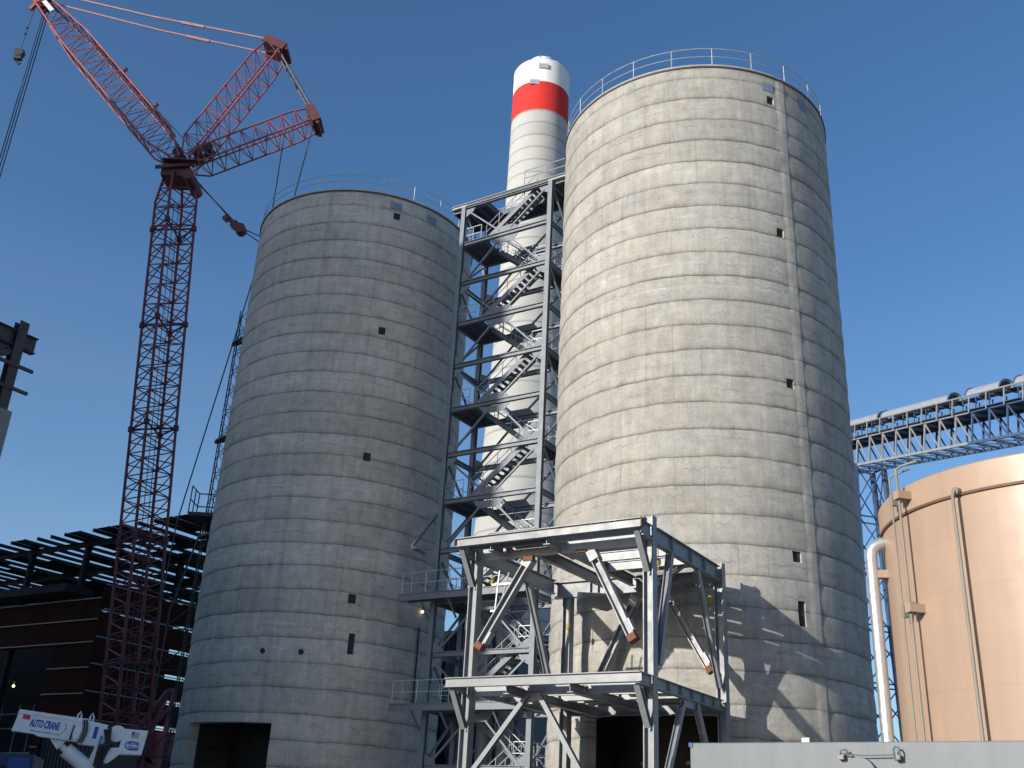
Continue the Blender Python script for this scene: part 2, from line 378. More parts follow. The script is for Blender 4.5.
# ------------------------------------------------------------------ silos
def silo(cx, cy, r, mat, holes, door, patches, label, sleeves=(), pil=None, HS=HS):
    base = V((cx, cy, 0)); t = thing('concrete_silo', base, label, 'silo')
    zs = set()
    for k in range(30):
        z0 = k * LIFT + ZOFF
        if z0 + LIFT > HS + .2: break
        for q in (0, .035, LIFT * .12, LIFT * .3, LIFT * .5, LIFT * .7, LIFT * .88, LIFT - .02):
            if z0 + q < HS - .05: zs.add(round(z0 + q, 4))
    zs.add(0.0)
    zs.add(HS)
    ths = set(round(2 * PI * k / 168 - PI, 5) for k in range(168))
    H = []
    for (a, z, w, h) in holes:
        da = w / 2 / r; a = R(a); H.append((a - da, a + da, z - h / 2, z + h / 2, .07))
    H.append((R(door[0]), R(door[1]), 0, door[2], .55))
    for (a0, a1, z0, z1, d) in H:
        ths |= {round(a0, 5), round(a1, 5)}; zs |= {round(z0, 4), round(z1, 4)}
    if pil:
        pa, pb = R(pil[0]), R(pil[1])
        ths = {a for a in ths if not (pa - .026 < a < pb + .012)} | {round(q, 5) for q in (pa - .022, pa - .011, pa, (pa + pb) / 2, pb, pb + .0015)}
    ths = sorted(ths); zs = sorted(zs)
    # drop lines that crowd a hole's own edges
    edges = [round(q, 5) for h in H for q in h[:2]]
    ths = [a for a in ths if a in edges or all(abs(a - e) > .006 for e in edges)]
    ez = [round(q, 4) for h in H for q in h[2:4]]
    zs = [q for q in zs if q in ez or q in (0, HS) or all(abs(q - e) > .012 for e in ez)]
    rnd = random.Random(int(cx * 10)); off = [rnd.uniform(-.012, .012) for _ in range(31)]
    def rad(z):
        k = math.floor((z - ZOFF + 1e-4) / LIFT); f = (z - ZOFF) / LIFT - k
        if k < 0: return r + .01
        if f < .01: return r - .008
        return r + off[k] * .6 + .042 * math.sin(PI * min(1, max(0, f * .94 + .03))) ** .8
    mb = MB(); nt = len(ths); vs = []; zn = []
    ph = [[rnd.uniform(0, 6.28) for _ in range(4)] for _ in range(32)]
    def wob(z, a):
        k = int(round((z - ZOFF) / LIFT)); f = abs((z - ZOFF) / LIFT - k)
        if k <= 0 or z > HS - .1 or f > .2: return 0
        if any(h[0] - .03 < a < h[1] + .03 and h[2] - .1 < z < h[3] + .1 for h in H): return 0
        p = ph[k]; return .014 * math.sin(a * 9 + p[0]) + .01 * math.sin(a * 23 + p[1]) + .009 * math.sin(a * 41 + p[2]) + .016 * math.sin(a * 3 + p[3])
    for z in zs:
        q = rad(z)
        for a in ths:
            qq = r + .055 if (pil and pa - 1e-4 <= a <= pb + 1e-4) else (q * .5 + (r + .055) * .5 if (pil and abs(a - pa + .011) < 1e-3) else q)
            vs.append(base + V((qq * math.cos(a), qq * math.sin(a), z + wob(z, a)))); zn.append(z)
    fs = []
    def inhole(a, z):
        return any(h[0] < a < h[1] and h[2] < z < h[3] for h in H)
    for i in range(len(zs) - 1):
        zm = (zs[i] + zs[i + 1]) / 2
        for k in range(nt):
            a0 = ths[k]; a1 = ths[(k + 1) % nt]; am = (a0 + a1) / 2 if a1 > a0 else PI
            if inhole(am, zm): continue
            p = i * nt + k; q = i * nt + (k + 1) % nt
            fs.append((p, q, q + nt, p + nt))
    mb.add(vs, fs)
    for (a0, a1, z0, z1, d) in H:           # the thickness of the wall round each opening
        def P(a, z, rr): return base + V((rr * math.cos(a), rr * math.sin(a), z))
        ro, ri = r + .03, r - d
        N = max(1, int((a1 - a0) / .06))
        zq = [z0] + [z for z in zs if z0 < z < z1] + [z1]
        for a, fl in ((a0, 0), (a1, 1)):
            for u in range(len(zq) - 1):
                f = [P(a, zq[u], rad(zq[u])), P(a, zq[u], ri), P(a, zq[u + 1], ri), P(a, zq[u + 1], rad(zq[u + 1]))]
                mb.add(f, [(0, 1, 2, 3) if fl == 0 else (3, 2, 1, 0)])
        aq = [a0] + [a for a in ths if a0 < a < a1] + [a1]
        for u in range(len(aq) - 1):
            mb.add([P(aq[u], z1, rad(z1)), P(aq[u + 1], z1, rad(z1)), P(aq[u + 1], z1, ri), P(aq[u], z1, ri)], [(3, 2, 1, 0)])
            if z0 > 0: mb.add([P(aq[u], z0, rad(z0)), P(aq[u + 1], z0, rad(z0)), P(aq[u + 1], z0, ri), P(aq[u], z0, ri)], [(0, 1, 2, 3)])
    zn += [v.z for v in mb.v[len(zn):]]
    wl = build('wall', mb, mat, t, smooth=32)
    wl.data.attributes.new('zn', 'FLOAT', 'POINT').data.foreach_set('value', zn)
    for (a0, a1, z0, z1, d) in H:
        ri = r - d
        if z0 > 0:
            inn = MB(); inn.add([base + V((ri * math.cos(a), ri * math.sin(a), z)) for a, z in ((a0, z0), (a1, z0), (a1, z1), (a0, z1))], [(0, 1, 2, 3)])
            build('opening_shade_sheet', inn, M_inside, t)  # near-black sheet stands in for the shade inside the opening
    inn = MB(); inn.lathe([(r - 2.9, 0), (r - 2.9, 9.0), (.0, 9.0)], 40, base)   # added near-black inner wall standing in for the loading bay's shade
    build('dark_inner_wall', inn, M_inside, t)
    rf = MB(); rf.lathe([(r - .2, HS - .35), (r + .05, HS - .35)], 168, base)
    top = MB(); top.lathe([(r + .02, HS + .0), (r + .07, HS + .0), (r + .07, HS + .12), (r - .3, HS + .15), (0, HS + .5)], 168, base)
    roof = build('roof_slab', top, mat, t, smooth=30)
    rm = MB(); rm.lathe([(r + .04, HS - .07), (r + .09, HS - .07), (r + .09, HS + .02), (r + .075, HS + .02)], 168, base)
    build('rim_ring', rm, M_rim, t, smooth=30)
    rl = MB(); n = 22; rr = r - .02; zb = HS + .13
    for k in range(n):
        a = 2 * PI * (k + .35) / n; p = base + V((rr * math.cos(a), rr * math.sin(a), 0))
        if k % 2 == 0: rl.tube([p + Z * zb, p + Z * (zb + 1.05)], .022, 6)
        else: rl.bar(p + Z * zb, p + Z * (zb + 1.05), .045, .045)
    for h, q in ((1.05, .025), (.55, .02)):
        rl.tube([base + V((rr * math.cos(a), rr * math.sin(a), zb + h)) for a in [2 * PI * k / 96 for k in range(97)]], q, 5, False)
    hr = MB()
    build('guard_rail', rl, M_galv, t, smooth=50)
    for (a, z, w, h) in patches:
        pm = MB(); a = R(a); da = w / 2 / r; m = 6; q = r + .05
        for i in range(m):
            u0 = a - da + 2 * da * i / m; u1 = a - da + 2 * da * (i + 1) / m
            pm.add([base + V((q * math.cos(u), q * math.sin(u), zz)) for u, zz in ((u0, z - h / 2), (u1, z - h / 2), (u1, z + h / 2), (u0, z + h / 2))], [(0, 1, 2, 3)])
            for zz, fl in ((z - h / 2, 0), (z + h / 2, 1)):
                f = [base + V((qq * math.cos(u), qq * math.sin(u), zz)) for u, qq in ((u0, q), (u1, q), (u1, r - .05), (u0, r - .05))]
                pm.add(f, [(3, 2, 1, 0) if fl == 0 else (0, 1, 2, 3)])
        build('embed_plate', pm, M_patch, t)
    for (a, z) in sleeves:
        s = MB(); a = R(a); d = V((math.cos(a), math.sin(a), 0)); c = base + d * (r - .1) + Z * z
        s.tube([c, c + d * .16], .14, 16)
        build('pipe_sleeve', s, M_inside, t, smooth=40)
    return t, base
DOORR = (-144.3, -97.0, 6.15)
silo_r, _ = silo(RX, RY, RR, M_silo_r,
     [(-68.3, 35.27, .40, .46), (-67.6, 27.72, .40, .46), (-67.5, 20.1, .40, .46), (-69.3, 12.45, .42, .46), (-68.7, 10.17, .36, 1.0)],
     DOORR, [(-69.3, 36.05, .62, .5), (-49.6, 36.0, .7, .62)],
     'wide sunlit concrete silo behind the grey steel frame', pil=(-64.1, -61.3))
silo_l, _ = silo(LX, LY, LR, M_silo_l,
     [(-67.8, 35.75, .42, .48), (-69.0, 27.94, .42, .48), (-69.5, 20.21, .42, .48), (-69.2, 12.43, .42, .48), (-67.5, 10.16, .34, 1.05)],
     (-139.9, -95.6, 6.1), [(-68.8, 36.45, .7, .5), (-48.5, 36.4, .7, .5)],
     'shaded concrete silo left of the stair tower, nearer the red crane', sleeves=[(-103.7, 9.53), (-87.6, 9.55)], HS=37.1)
cd = MB(); a = R(-34); p = V((LX, LY, 0)) + V((math.cos(a), math.sin(a), 0)) * (LR + .1)
cd.tube([p + Z * 7.6, p + Z * 11.6], .05, 6)
build('conduit', cd, M_black, silo_l)

# ------------------------------------------------------------------ chimney
def chimney():
    base = V((CHX, CHY, 0)); t = thing('chimney', base, 'tall tapering chimney with white top and red band', 'chimney')
    mb = MB(); H = 128.3; n = 72
    prof = []
    for k in range(51):
        z = H * k / 50; f = z / H
        prof.append((5.05 + 4.2 * max(0, 1 - f / .95) ** 1.8, z))
    mb.lathe(prof, n, base)
    build('shaft', mb, M_chim, t, smooth=40)
    cap = MB(); cap.lathe([(5.06, H), (4.85, H + .35), (3.9, H + 1.0), (2.6, H + 1.5), (2.5, H + 2.9), (2.2, H + 3.2), (0, H + 3.3)], 64, base)
    build('cap', cap, M_white, t, smooth=40)
    for (dx, z) in ((.15, H - 1.6), (-1.3, ZRED1 - .2)):
        b = MB(); y = -math.sqrt(5.05 ** 2 - dx * dx) - .05
        b.boxv(base + V((dx, y, z)), V((.85, 0, 0)), V((0, .12, 0)), V((0, 0, .5)))
        build('beacon_box', b, M_galv, t)
    for a in (-70, -100, -40):
        b = MB(); q = base + V((3.1 * math.cos(R(a)), 3.1 * math.sin(R(a)), H + 2.2)); b.tube([q - Z * .6, q + Z * .15], .09, 6); b.bar(q + V((-.3, 0, .1)), q + V((.3, 0, .1)), .12, .12)
        build('lifting_post', b, M_galv, t)
chimney()

# ------------------------------------------------------------------ stair tower
TO = V((-3.40, 52.95, 0))
def TP(x, y, z): return TO + E1 * x + E2 * y + Z * z
TW, TD = 6.0, 2.6
ZK = [36.35 - 2.65 * k for k in range(14)]
def rail(pts, h=1.05, r=.022, post=1.5, mid=True, kick=None):
    mb = MB(); pts = [V(p) for p in pts]
    for hh in ((h, h * .52) if mid else (h,)): mb.tube([p + Z * hh for p in pts], r, 5)
    for i in range(len(pts) - 1):
        L = (pts[i + 1] - pts[i]).length; n = max(1, round(L / post))
        for k in range(n + (1 if i == len(pts) - 2 else 0)):
            p = pts[i].lerp(pts[i + 1], k / n); mb.tube([p, p + Z * h], r, 5)
    return mb
def stair_tower():
    t = thing('stair_tower', TO, 'tall open grey steel stair tower between the two silos', 'stair tower')
    ztop = ZK[0]
    for (x, y) in ((0, 0), (TW, 0), (0, TD), (TW, TD)):
        mb = MB(); mb.ibeam(TP(x, y, 0), TP(x, y, ztop - .12), .27, .27, E2, .03, .03)
        build('column', mb, M_tower, t)
    def beam(p, q, h=.3, b=.2, d=.0):
        mb = MB(); mb.ibeam(p, q, h, b); return build('beam', mb, M_tower, t)
    for k, z in enumerate(ZK):
        hz = .25
        for y in (0, TD): beam(TP(.18, y, z - hz / 2), TP(TW - .18, y, z - hz / 2), hz)
        for x in (0, TW): beam(TP(x, .18, z - hz / 2 - .01), TP(x, TD - .18, z - hz / 2 - .01), .26, .16)
    # X bracing over two levels with a gusset in the middle
    for y in (0, TD):
        for k in range(1, 13, 2):
            zc = ZK[k] - .16; mb = MB()
            for (x, zz) in ((.2, ZK[k - 1] - .55), (TW - .2, ZK[k - 1] - .55), (.2, ZK[k + 1] - .05), (TW - .2, ZK[k + 1] - .05)):
                sx = 1 if x > 1 else -1; sz = 1 if zz > zc else -1
                c = TP(TW / 2 + sx * .38, y - .02, zc + sz * .34); e = TP(x - sx * .2, y - .02, zz)
                mb.bar(c, e, .09, .1, E2)
            build('brace', mb, M_tower, t)
            for sz in (1, -1):
                g = MB(); g.prism([TP(TW / 2 - .95, y - .035, zc + sz * .17), TP(TW / 2 + .95, y - .035, zc + sz * .17), TP(TW / 2 + .62, y - .035, zc + sz * .56), TP(TW / 2 - .62, y - .035, zc + sz * .56)], E2 * .03); build('gusset_plate', g, M_tower, t)
            for sx, x in ((1, .17), (-1, TW - .17)):
                for kk, zz, s2 in ((k - 1, ZK[k - 1] - .33, -1), (k + 1, ZK[k + 1], 1)):
                    g = MB(); g.prism([TP(x, y - .035, zz), TP(x + sx * .6, y - .035, zz), TP(x + sx * .5, y - .035, zz + s2 * .22), TP(x, y - .035, zz + s2 * .5)], E2 * .03); build('gusset_plate', g, M_tower, t)
    for x in (0, TW):
        for k in range(0, 12, 2):
            mb = MB(); mb.bar(TP(x, .2, ZK[k] - .4), TP(x, TD - .2, ZK[k + 1]), .1, .1, E1); mb.bar(TP(x, TD - .2, ZK[k + 1] - .4), TP(x, .2, ZK[k + 2]), .1, .1, E1)
            build('brace', mb, M_tower, t)
    XL, XR = 1.5, 4.9
    def plate(x0, x1, y0, y1, z, name='landing', drop=.2):
        mb = MB(); mb.boxv(TP((x0 + x1) / 2, (y0 + y1) / 2, z + .02), E1 * ((x1 - x0) / 2), E2 * ((y1 - y0) / 2), Z * .02)
        for y in (y0 + .04, y1 - .04): mb.bar(TP(x0, y, z - drop / 2), TP(x1, y, z - drop / 2), .06, drop)
        nb = max(2, int((x1 - x0) / .6))
        for i in range(nb + 1):
            x = x0 + .05 + (x1 - x0 - .1) * i / nb; mb.bar(TP(x, y0 + .08, z - drop / 2), TP(x, y1 - .08, z - drop / 2), .05, drop - .02)
        return build(name, mb, M_towerdk, t)
    def flight(xa, za, xb, zb, y0, y1):
        mb = MB(); n = 13
        for y in (y0, y1): mb.bar(TP(xa, y, za - .02), TP(xb, y, zb - .02), .035, .27)
        for i in range(1, n):
            f = i / n; c = TP(xa + (xb - xa) * f, (y0 + y1) / 2, za + (zb - za) * f + .02)
            mb.boxv(c, E1 * .125, E2 * ((y1 - y0) / 2 - .02), Z * .02)
        f = build('stair_flight', mb, M_tower, t)
        hr = MB()
        for y in (y0, y1):
            for hh in (1.0, .55): hr.tube([TP(xa, y, za + hh), TP(xb, y, zb + hh)], .022, 5)
            for i in range(5): 
                q = i / 4; p = TP(xa + (xb - xa) * q, y, za + (zb - za) * q); hr.tube([p, p + Z * 1.0], .02, 5)
        build('handrail', hr, M_galv, f)
    for k in range(1, 14):
        z = ZK[k]
        if k % 2 == 1:
            plate(-.05, XL, .2, TD - .2, z)
            flight(XL, z, XR, ZK[k - 1], .28, 1.13)
            if k < 13: pass
            pr = build('guard_rail', rail([TP(1.25, .1, z), TP(.1, .1, z), TP(.1, TD - .1, z), TP(XL + .1, TD - .1, z)], 1.05, .024, .7), M_galv, t)
        else:
            plate(XR, TW + .05, .2, TD - .2, z)
            flight(XR, z, XL, ZK[k - 1], 1.42, 2.3)
            build('guard_rail', rail([TP(XR + .1, TD - .1, z), TP(TW - .1, TD - .1, z), TP(TW - .1, .1, z), TP(XR + .2, .1, z)], 1.05, .024, .7), M_galv, t)
    # top deck and bridges to both silo roofs
    zt = ZK[0]
    plate(-.9, 1.55, .1, TD - .1, zt, 'top_deck', .3)
    plate(1.56, XR - .01, 1.42, TD - .1, zt, 'top_deck', .3)
    plate(XR, TW + 1.1, .1, TD - .1, zt, 'top_deck', .3)
    mb = MB(); mb.ibeam(TP(-.9, -.02, zt + .0 - .0), TP(TW + 1.0, -.02, zt), .24, .2); build('edge_beam', mb, M_framelt, t)
    build('guard_rail', rail([TP(4.2, -.05, zt + .1), TP(7.0, -.05, zt + .1)], 1.05, .03, 1.4), M_galv, t)
    build('guard_rail', rail([TP(-1.8, TD - .05, zt), TP(6.9, TD - .05, zt)], 1.05, .026, 1.4), M_galv, t)
    # two gangways at the foot that run on past the left silo
    for z in (12.58, 7.2):
        g = plate(-1.4, TW + .1, -1.05, -.22, z, 'gangway', .2)
        e = MB(); e.ibeam(TP(-1.45, -1.1, z - .12), TP(TW + .1, -1.1, z - .12), .36, .12); build('edge_beam', e, M_tower, t)
        build('guard_rail', rail([TP(-1.35, -.25, z), TP(-1.35, -1.02, z), TP(TW, -1.02, z)], 1.15, .026, 1.35), M_galv, t)
        for x in (-1.6, -.2, 1.5, 4.5):
            b = MB(); b.bar(TP(x, -.9, z - .3), TP(x, -.1, z - 1.1), .08, .08); 
            if x > -.5: build('bracket', b, M_tower, t)
    b = MB(); q = TP(-.15, 0, 17.2); b.bar(q, TP(-1.75, .0, 15.45), .14, .14); b.bar(TP(-1.75, 0, 15.4), TP(-.15, 0, 15.2), .16, .16); b.bar(TP(-1.75, 0, 15.4), TP(-1.75, 1.2, 15.35), .12, .12)
    build('bracket', b, M_tower, t)
    for x, zz in ((2.2, 12.0), (3.4, 12.0)):
        d = MB(); d.tube([TP(x, 2.0, 2), TP(x, 2.0, 8.2), TP(x - .5, 2.0, zz)], .42, 14); build('duct', d, M_tower, t, smooth=40)
    cr = MB()
    for x in (3.9, 4.6): cr.tube([TP(x, -.8, 12.7), TP(x, -.8, 14.2)], .05, 6)
    for zz in (13.0, 13.6, 14.1): cr.bar(TP(3.5, -.8, zz), TP(5.2, -.8, zz), .07, .07)
    return t
tower = stair_tower()

def plant_house():
    a = R(-1.0); D = 70.0; c = V((D * math.sin(a), D * math.cos(a), 0))
    t = thing('plant_house', c, 'low dark blue grey metal building seen behind the foot of the stair tower', 'building')
    mb = MB(); mb.boxv(c + Z * 6.5, E1 * 5.5, E2 * 4, Z * 6.5); build('wall', mb, corrugated('plant_siding', (.05, .065, .1), .3, (.842, -.54)), t)
    r = MB(); r.boxv(c + Z * 13.15, E1 * 5.7, E2 * 4.2, Z * .14); build('roof', r, M_towerdk, t)
    for x in (-3.6, -1.0, 1.6):
        h = MB(); q = c + E1 * x - E2 * 4.5; h.lathe([(.25, 0), (.25, 4.5), (.95, 7.2), (.95, 11.0), (.5, 11.6), (0, 11.6)], 18, q); build('hopper', h, M_tower, t, smooth=40)
    for z in (3.4, 7.6):
        g = MB(); g.bar(c - E1 * 5.5 - E2 * 4.15 + Z * z, c + E1 * 5.5 - E2 * 4.15 + Z * z, .25, .2); build('girt', g, M_towerdk, t)
plant_house()

# ------------------------------------------------------------------ steel frame at the loading bay
FC = V((4.45, 32.80, 0)); FL = 7.256
FO = FC - E1 * FL
def FP(x, y, z): return FO + E1 * x + E2 * y + Z * z
def steel_frame():
    t = thing('loading_structure', FO, 'half erected two storey grey steel frame in front of the sunlit silo', 'steel frame')
    ZT, ZL, CW = 11.45, 6.52, .36
    DB = 7.25
    def I(name, p, q, h, b=.2, up=Z, mat=M_frame):
        mb = MB(); mb.ibeam(p, q, h, b, up); return build(name, mb, mat, t)
    cols = [(.15, 1.1, ZT + .05), (7.1, 1.1, ZT + .35), (.65, DB, ZT - .7), (7.2, DB, ZT + .15)]
    for (x, y, zt) in cols:
        mb = MB(); mb.ibeam(FP(x, y, 0), FP(x, y, zt), CW, CW, E1, .035, .03)
        c = build('column', mb, M_frame, t)
        pl = MB(); pl.boxv(FP(x, y, .03), E1 * .35, E2 * .35, Z * .03); build('base_plate', pl, M_frame, c)
    # upper ring
    I('edge_beam', FP(-.05, 0, ZT - .16), FP(7.3, 0, ZT - .16), .32, .2)
    r = MB(); r.boxv(FP(7.33, 0, ZT - .16), E1 * .02, E2 * .1, Z * .15); r.boxv(FP(-.08, 0, ZT - .16), E1 * .02, E2 * .1, Z * .15); build('rusty_end_plate', r, M_rust, t, label='rusty brown end plates of the roof edge beam')
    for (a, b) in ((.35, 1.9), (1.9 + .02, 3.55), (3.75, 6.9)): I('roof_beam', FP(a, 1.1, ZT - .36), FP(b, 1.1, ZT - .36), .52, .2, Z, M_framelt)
    for x in (.05, 1.35, 3.65): I('roof_beam', FP(x, .12, ZT - .3), FP(x, .95, ZT - .3), .46, .26)
    I('side_beam', FP(7.2, .15, ZT - .29), FP(7.2, .90, ZT - .29), .5, .22)
    I('side_beam', FP(7.2, 1.32, ZT - .29), FP(7.2, DB - .2, ZT - .29), .58, .24)
    I('side_beam', FP(.05, 1.32, ZT - .29), FP(.05, DB - .2, ZT - .29), .58, .24)
    for x in (2.45, 3.65): I('roof_beam', FP(x, 1.22, ZT - .3), FP(x, DB - .2, ZT - .3), .4, .2)
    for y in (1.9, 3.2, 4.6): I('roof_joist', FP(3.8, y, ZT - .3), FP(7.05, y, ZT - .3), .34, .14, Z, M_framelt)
    I('roof_joist', FP(.25, .45, ZT - .26), FP(1.2, .45, ZT - .26), .2, .1); I('roof_joist', FP(1.5, .55, ZT - .26), FP(3.5, .55, ZT - .26), .2, .1)
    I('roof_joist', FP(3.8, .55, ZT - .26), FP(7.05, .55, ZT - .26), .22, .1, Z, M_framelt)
    for (x0, x1, y0, y1) in ((2.46, 3.63, 1.35, 4.2), (3.68, 7.05, 4.7, 6.9), (1.5, 3.5, .14, .95), (1.4, 2.43, 1.35, 3.0)):
        pl = MB(); pl.boxv(FP((x0 + x1) / 2, (y0 + y1) / 2, ZT + .02), E1 * ((x1 - x0) / 2), E2 * ((y1 - y0) / 2), Z * .02); build('deck_plate', pl, M_frame, t)
    lp = MB(); lp.boxv(FP(2.1, .75, ZT + .15), E1 * 1.0, E2 * .5, Z * .02); lp.boxv(FP(1.4, .75, ZT + .065), E1 * .05, E2 * .4, Z * .062); lp.boxv(FP(2.8, .75, ZT + .065), E1 * .05, E2 * .4, Z * .062); build('deck_plate', lp, M_frame, t)
    I('back_beam', FP(-.02, DB, ZT - .4), FP(4.55, DB, ZT - .4), .66, .3)
    I('back_beam', FP(4.6, DB, ZT - .42), FP(6.98, DB, ZT - .42), .6, .3)
    sp = MB(); sp.boxv(FP(4.575, DB - .06, ZT - .41), E1 * .35, E2 * .025, Z * .27); build('splice_plate', sp, M_galv, t)
    for x in (1.7, 2.05): 
        st = MB(); st.boxv(FP(x, DB - .08, ZT - .4), E1 * .012, E2 * .065, Z * .29); build('stiffener', st, M_frame, t)
    for y in (2.6, 4.3, 5.6):
        st = MB(); st.boxv(FP(7.2 + .065, y, ZT - .29), E1 * .05, E2 * .012, Z * .25); build('stiffener', st, M_frame, t)
    # gusset on the lit side of the back beam and lower plates
    kp = MB(); kp.prism([FP(4.0, DB - .5, ZT - .72), FP(6.0, DB - .1, ZT - .72), FP(6.0, DB - 1.1, ZT - .72)], Z * .02); build('gusset_plate', kp, M_frame, t)
    kp = MB(); kp.prism([FP(1.1, DB - .1, ZT - .76), FP(3.0, DB - .1, ZT - .76), FP(1.6, DB - 1.0, ZT - .76)], Z * .02); build('gusset_plate', kp, M_frame, t)
    I('roof_brace', FP(7.05, 4.6, ZT - .35), FP(4.9, DB - .3, ZT - .5), .16, .14)
    # cantilever brackets
    for x in (.15, 7.1):
        for zt in (ZT, ZL):
            I('bracket', FP(x, .12, zt - .38), FP(x, .92, zt - 1.55), .2, .2, E2)
    # lower platform
    I('edge_beam', FP(-.1, 0, ZL - .16), FP(7.3, 0, ZL - .16), .32, .2)
    for y, h in ((.5, .2), (1.1, .42), (1.9, .2), (2.8, .24), (3.8, .3), (4.8, .24), (5.9, .24)):
        a, b = (.36, 6.9) if y == 1.1 else (.2, 7.0)
        if y == .5: a = 2.4
        for xa, xb in ((a, 2.24), (2.36, 4.66), (4.78, b)):
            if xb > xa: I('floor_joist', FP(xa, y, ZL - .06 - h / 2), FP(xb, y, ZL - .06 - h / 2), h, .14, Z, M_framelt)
    for x in (2.3, 4.72): I('floor_beam', FP(x, .12, ZL - .42), FP(x, DB - .2, ZL - .42), .3, .22)
    I('back_beam', FP(.85, DB, ZL - .25), FP(7.0, DB, ZL - .25), .46, .24)
    for x in (7.2, .05):
        I('side_beam', FP(x, .12, ZL - .2), FP(x, .92, ZL - .2), .38, .2)
        I('side_beam', FP(x, 1.3, ZL - .2), FP(x, DB - .2, ZL - .2), .38, .2)
    for y in (2.2, 3.2, 4.2, 5.2, 6.2):
        st = MB(); st.boxv(FP(7.2 + .06, y, ZL - .2), E1 * .04, E2 * .012, Z * .155); build('stiffener', st, M_frame, t)
    for (x0, x1, y0, y1) in ((.3, 2.2, 3.4, 6.9), (4.85, 7.0, 3.0, 6.9), (2.5, 4.6, 3.4, 6.9)):
        pl = MB(); pl.boxv(FP((x0 + x1) / 2, (y0 + y1) / 2, ZL + .0), E1 * ((x1 - x0) / 2), E2 * ((y1 - y0) / 2), Z * .015); build('deck_plate', pl, M_frame, t)
    r = MB(); r.boxv(FP(2.9, .52, ZL + .0), E1 * .5, E2 * .25, Z * .02); build('deck_plate', r, M_frame, t)
    # braces hung from the upper beams, their feet still loose, with rusty end plates
    def hung(p, q, loose=True, w=.3):
        p, q = V(p), V(q); d, sd, u = perp(q - p, E2); mb = MB()
        for s in (-1, 1): mb.boxv((p + q) / 2 + sd * s * w * .42, (q - p) / 2, sd * .018, u * w * .5)
        mb.boxv((p + q) / 2 + u * w * .1, (q - p) / 2, sd * (w * .42 - .02), u * .012)
        b = build('hanging_brace', mb, M_frame, t)
        e = MB(); e.boxv(q + d * .02, d * .12, sd * w * .52, u * w * .54)
        if loose: build('rusty_end_plate', e, M_rust, b)
        for (cc, aa_, bb_, dd_) in ((p + d * .12, d * .2, sd * w * .58, u * w * .6), (q - d * .38 + sd * w * .56, d * .22, sd * .03, u * w * .5)):
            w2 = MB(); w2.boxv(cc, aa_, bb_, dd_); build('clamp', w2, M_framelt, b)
    hung(FP(2.45, 1.1, ZT - .72), FP(.62, .95, 7.75))
    hung(FP(4.95, 1.1, ZT - .72), FP(6.55, .95, 7.75))
    hung(FP(5.15, DB - .2, ZT - 1.0), FP(6.85, DB - .35, 7.6), True, .26)
    hung(FP(3.75, DB - .1, ZT - 1.0), FP(1.75, DB - .1, ZL + .1), False)
    jk = MB(); jk.tube([FP(1.1, 1.2, ZT - 1.0), FP(.95, 1.2, 8.6)], .035, 6); jk.tube([FP(1.5, 1.2, ZT - 1.1), FP(1.05, 1.2, 8.6)], .035, 6)
    for z in (ZT - 1.5, 9.0): jk.bar(FP(.8, 1.2, z), FP(1.6, 1.2, z), .07, .07)
    build('rigging_strut', jk, M_galv, t)
    for (x, z, q) in ((4.55, ZT - .64, .05), (2.45, ZT - .72, .1)):
        r = MB(); r.boxv(FP(x, .98, z), E1 * .2, E2 * q, Z * q); build('rusty_gusset', r, M_rust, t)
    # side face braces, upper storey
    I('brace', FP(7.2, 2.55, ZT - .62), FP(7.2, 1.45, ZL + .4), .24, .2, E1)
    I('brace', FP(7.2, 4.95, ZT - .62), FP(7.2, DB - .3, ZL + .4), .2, .2, E1)
    I('brace', FP(.1, 4.9, ZT - .62), FP(.25, DB - .4, ZL + .2), .22, .2, E1)
    # lower storey chevrons
    for (a, b) in ((2.6, .45), (3.0, 6.75)): I('brace', FP(a, 1.1, ZL - .45), FP(b, 1.1, ZL - (3.0 if b < 1 else 6.0)), .18, .16, E2)
    for (a, b) in ((3.5, 1.4), (4.6, DB - .35)): I('brace', FP(7.2, a, ZL - .45), FP(7.2, b, 2.4), .2, .18, E1)
    gp = MB(); gp.boxv(FP(2.8, 1.1, ZL - .5), E1 * .45, E2 * .015, Z * .16); build('gusset_plate', gp, M_frame, t)
    gp = MB(); gp.boxv(FP(7.2, 4.05, ZL - .5), E2 * .75, E1 * .015, Z * .14); build('gusset_plate', gp, M_frame, t)
    for (x, y, z) in ((.95, DB - .5, ZT - 2.0), (7.0, 2.0, ZT - 1.0), (7.0, DB - .5, ZT - 1.3), (.6, 1.5, ZT - 1.3)):
        hb = MB(); hb.lathe([(.0, .13), (.08, .11), (.1, 0), (.08, -.11), (0, -.13)], 12, FP(x, y, z)); hb.tube([FP(x, y, z + .15), FP(x, y, z + .6)], .015, 5); hb.tube([FP(x, y, z - .15), FP(x, y, z - .4)], .015, 5)
        build('chain_hoist', hb, M_yellow, t, smooth=40)
    return t
frame = steel_frame()

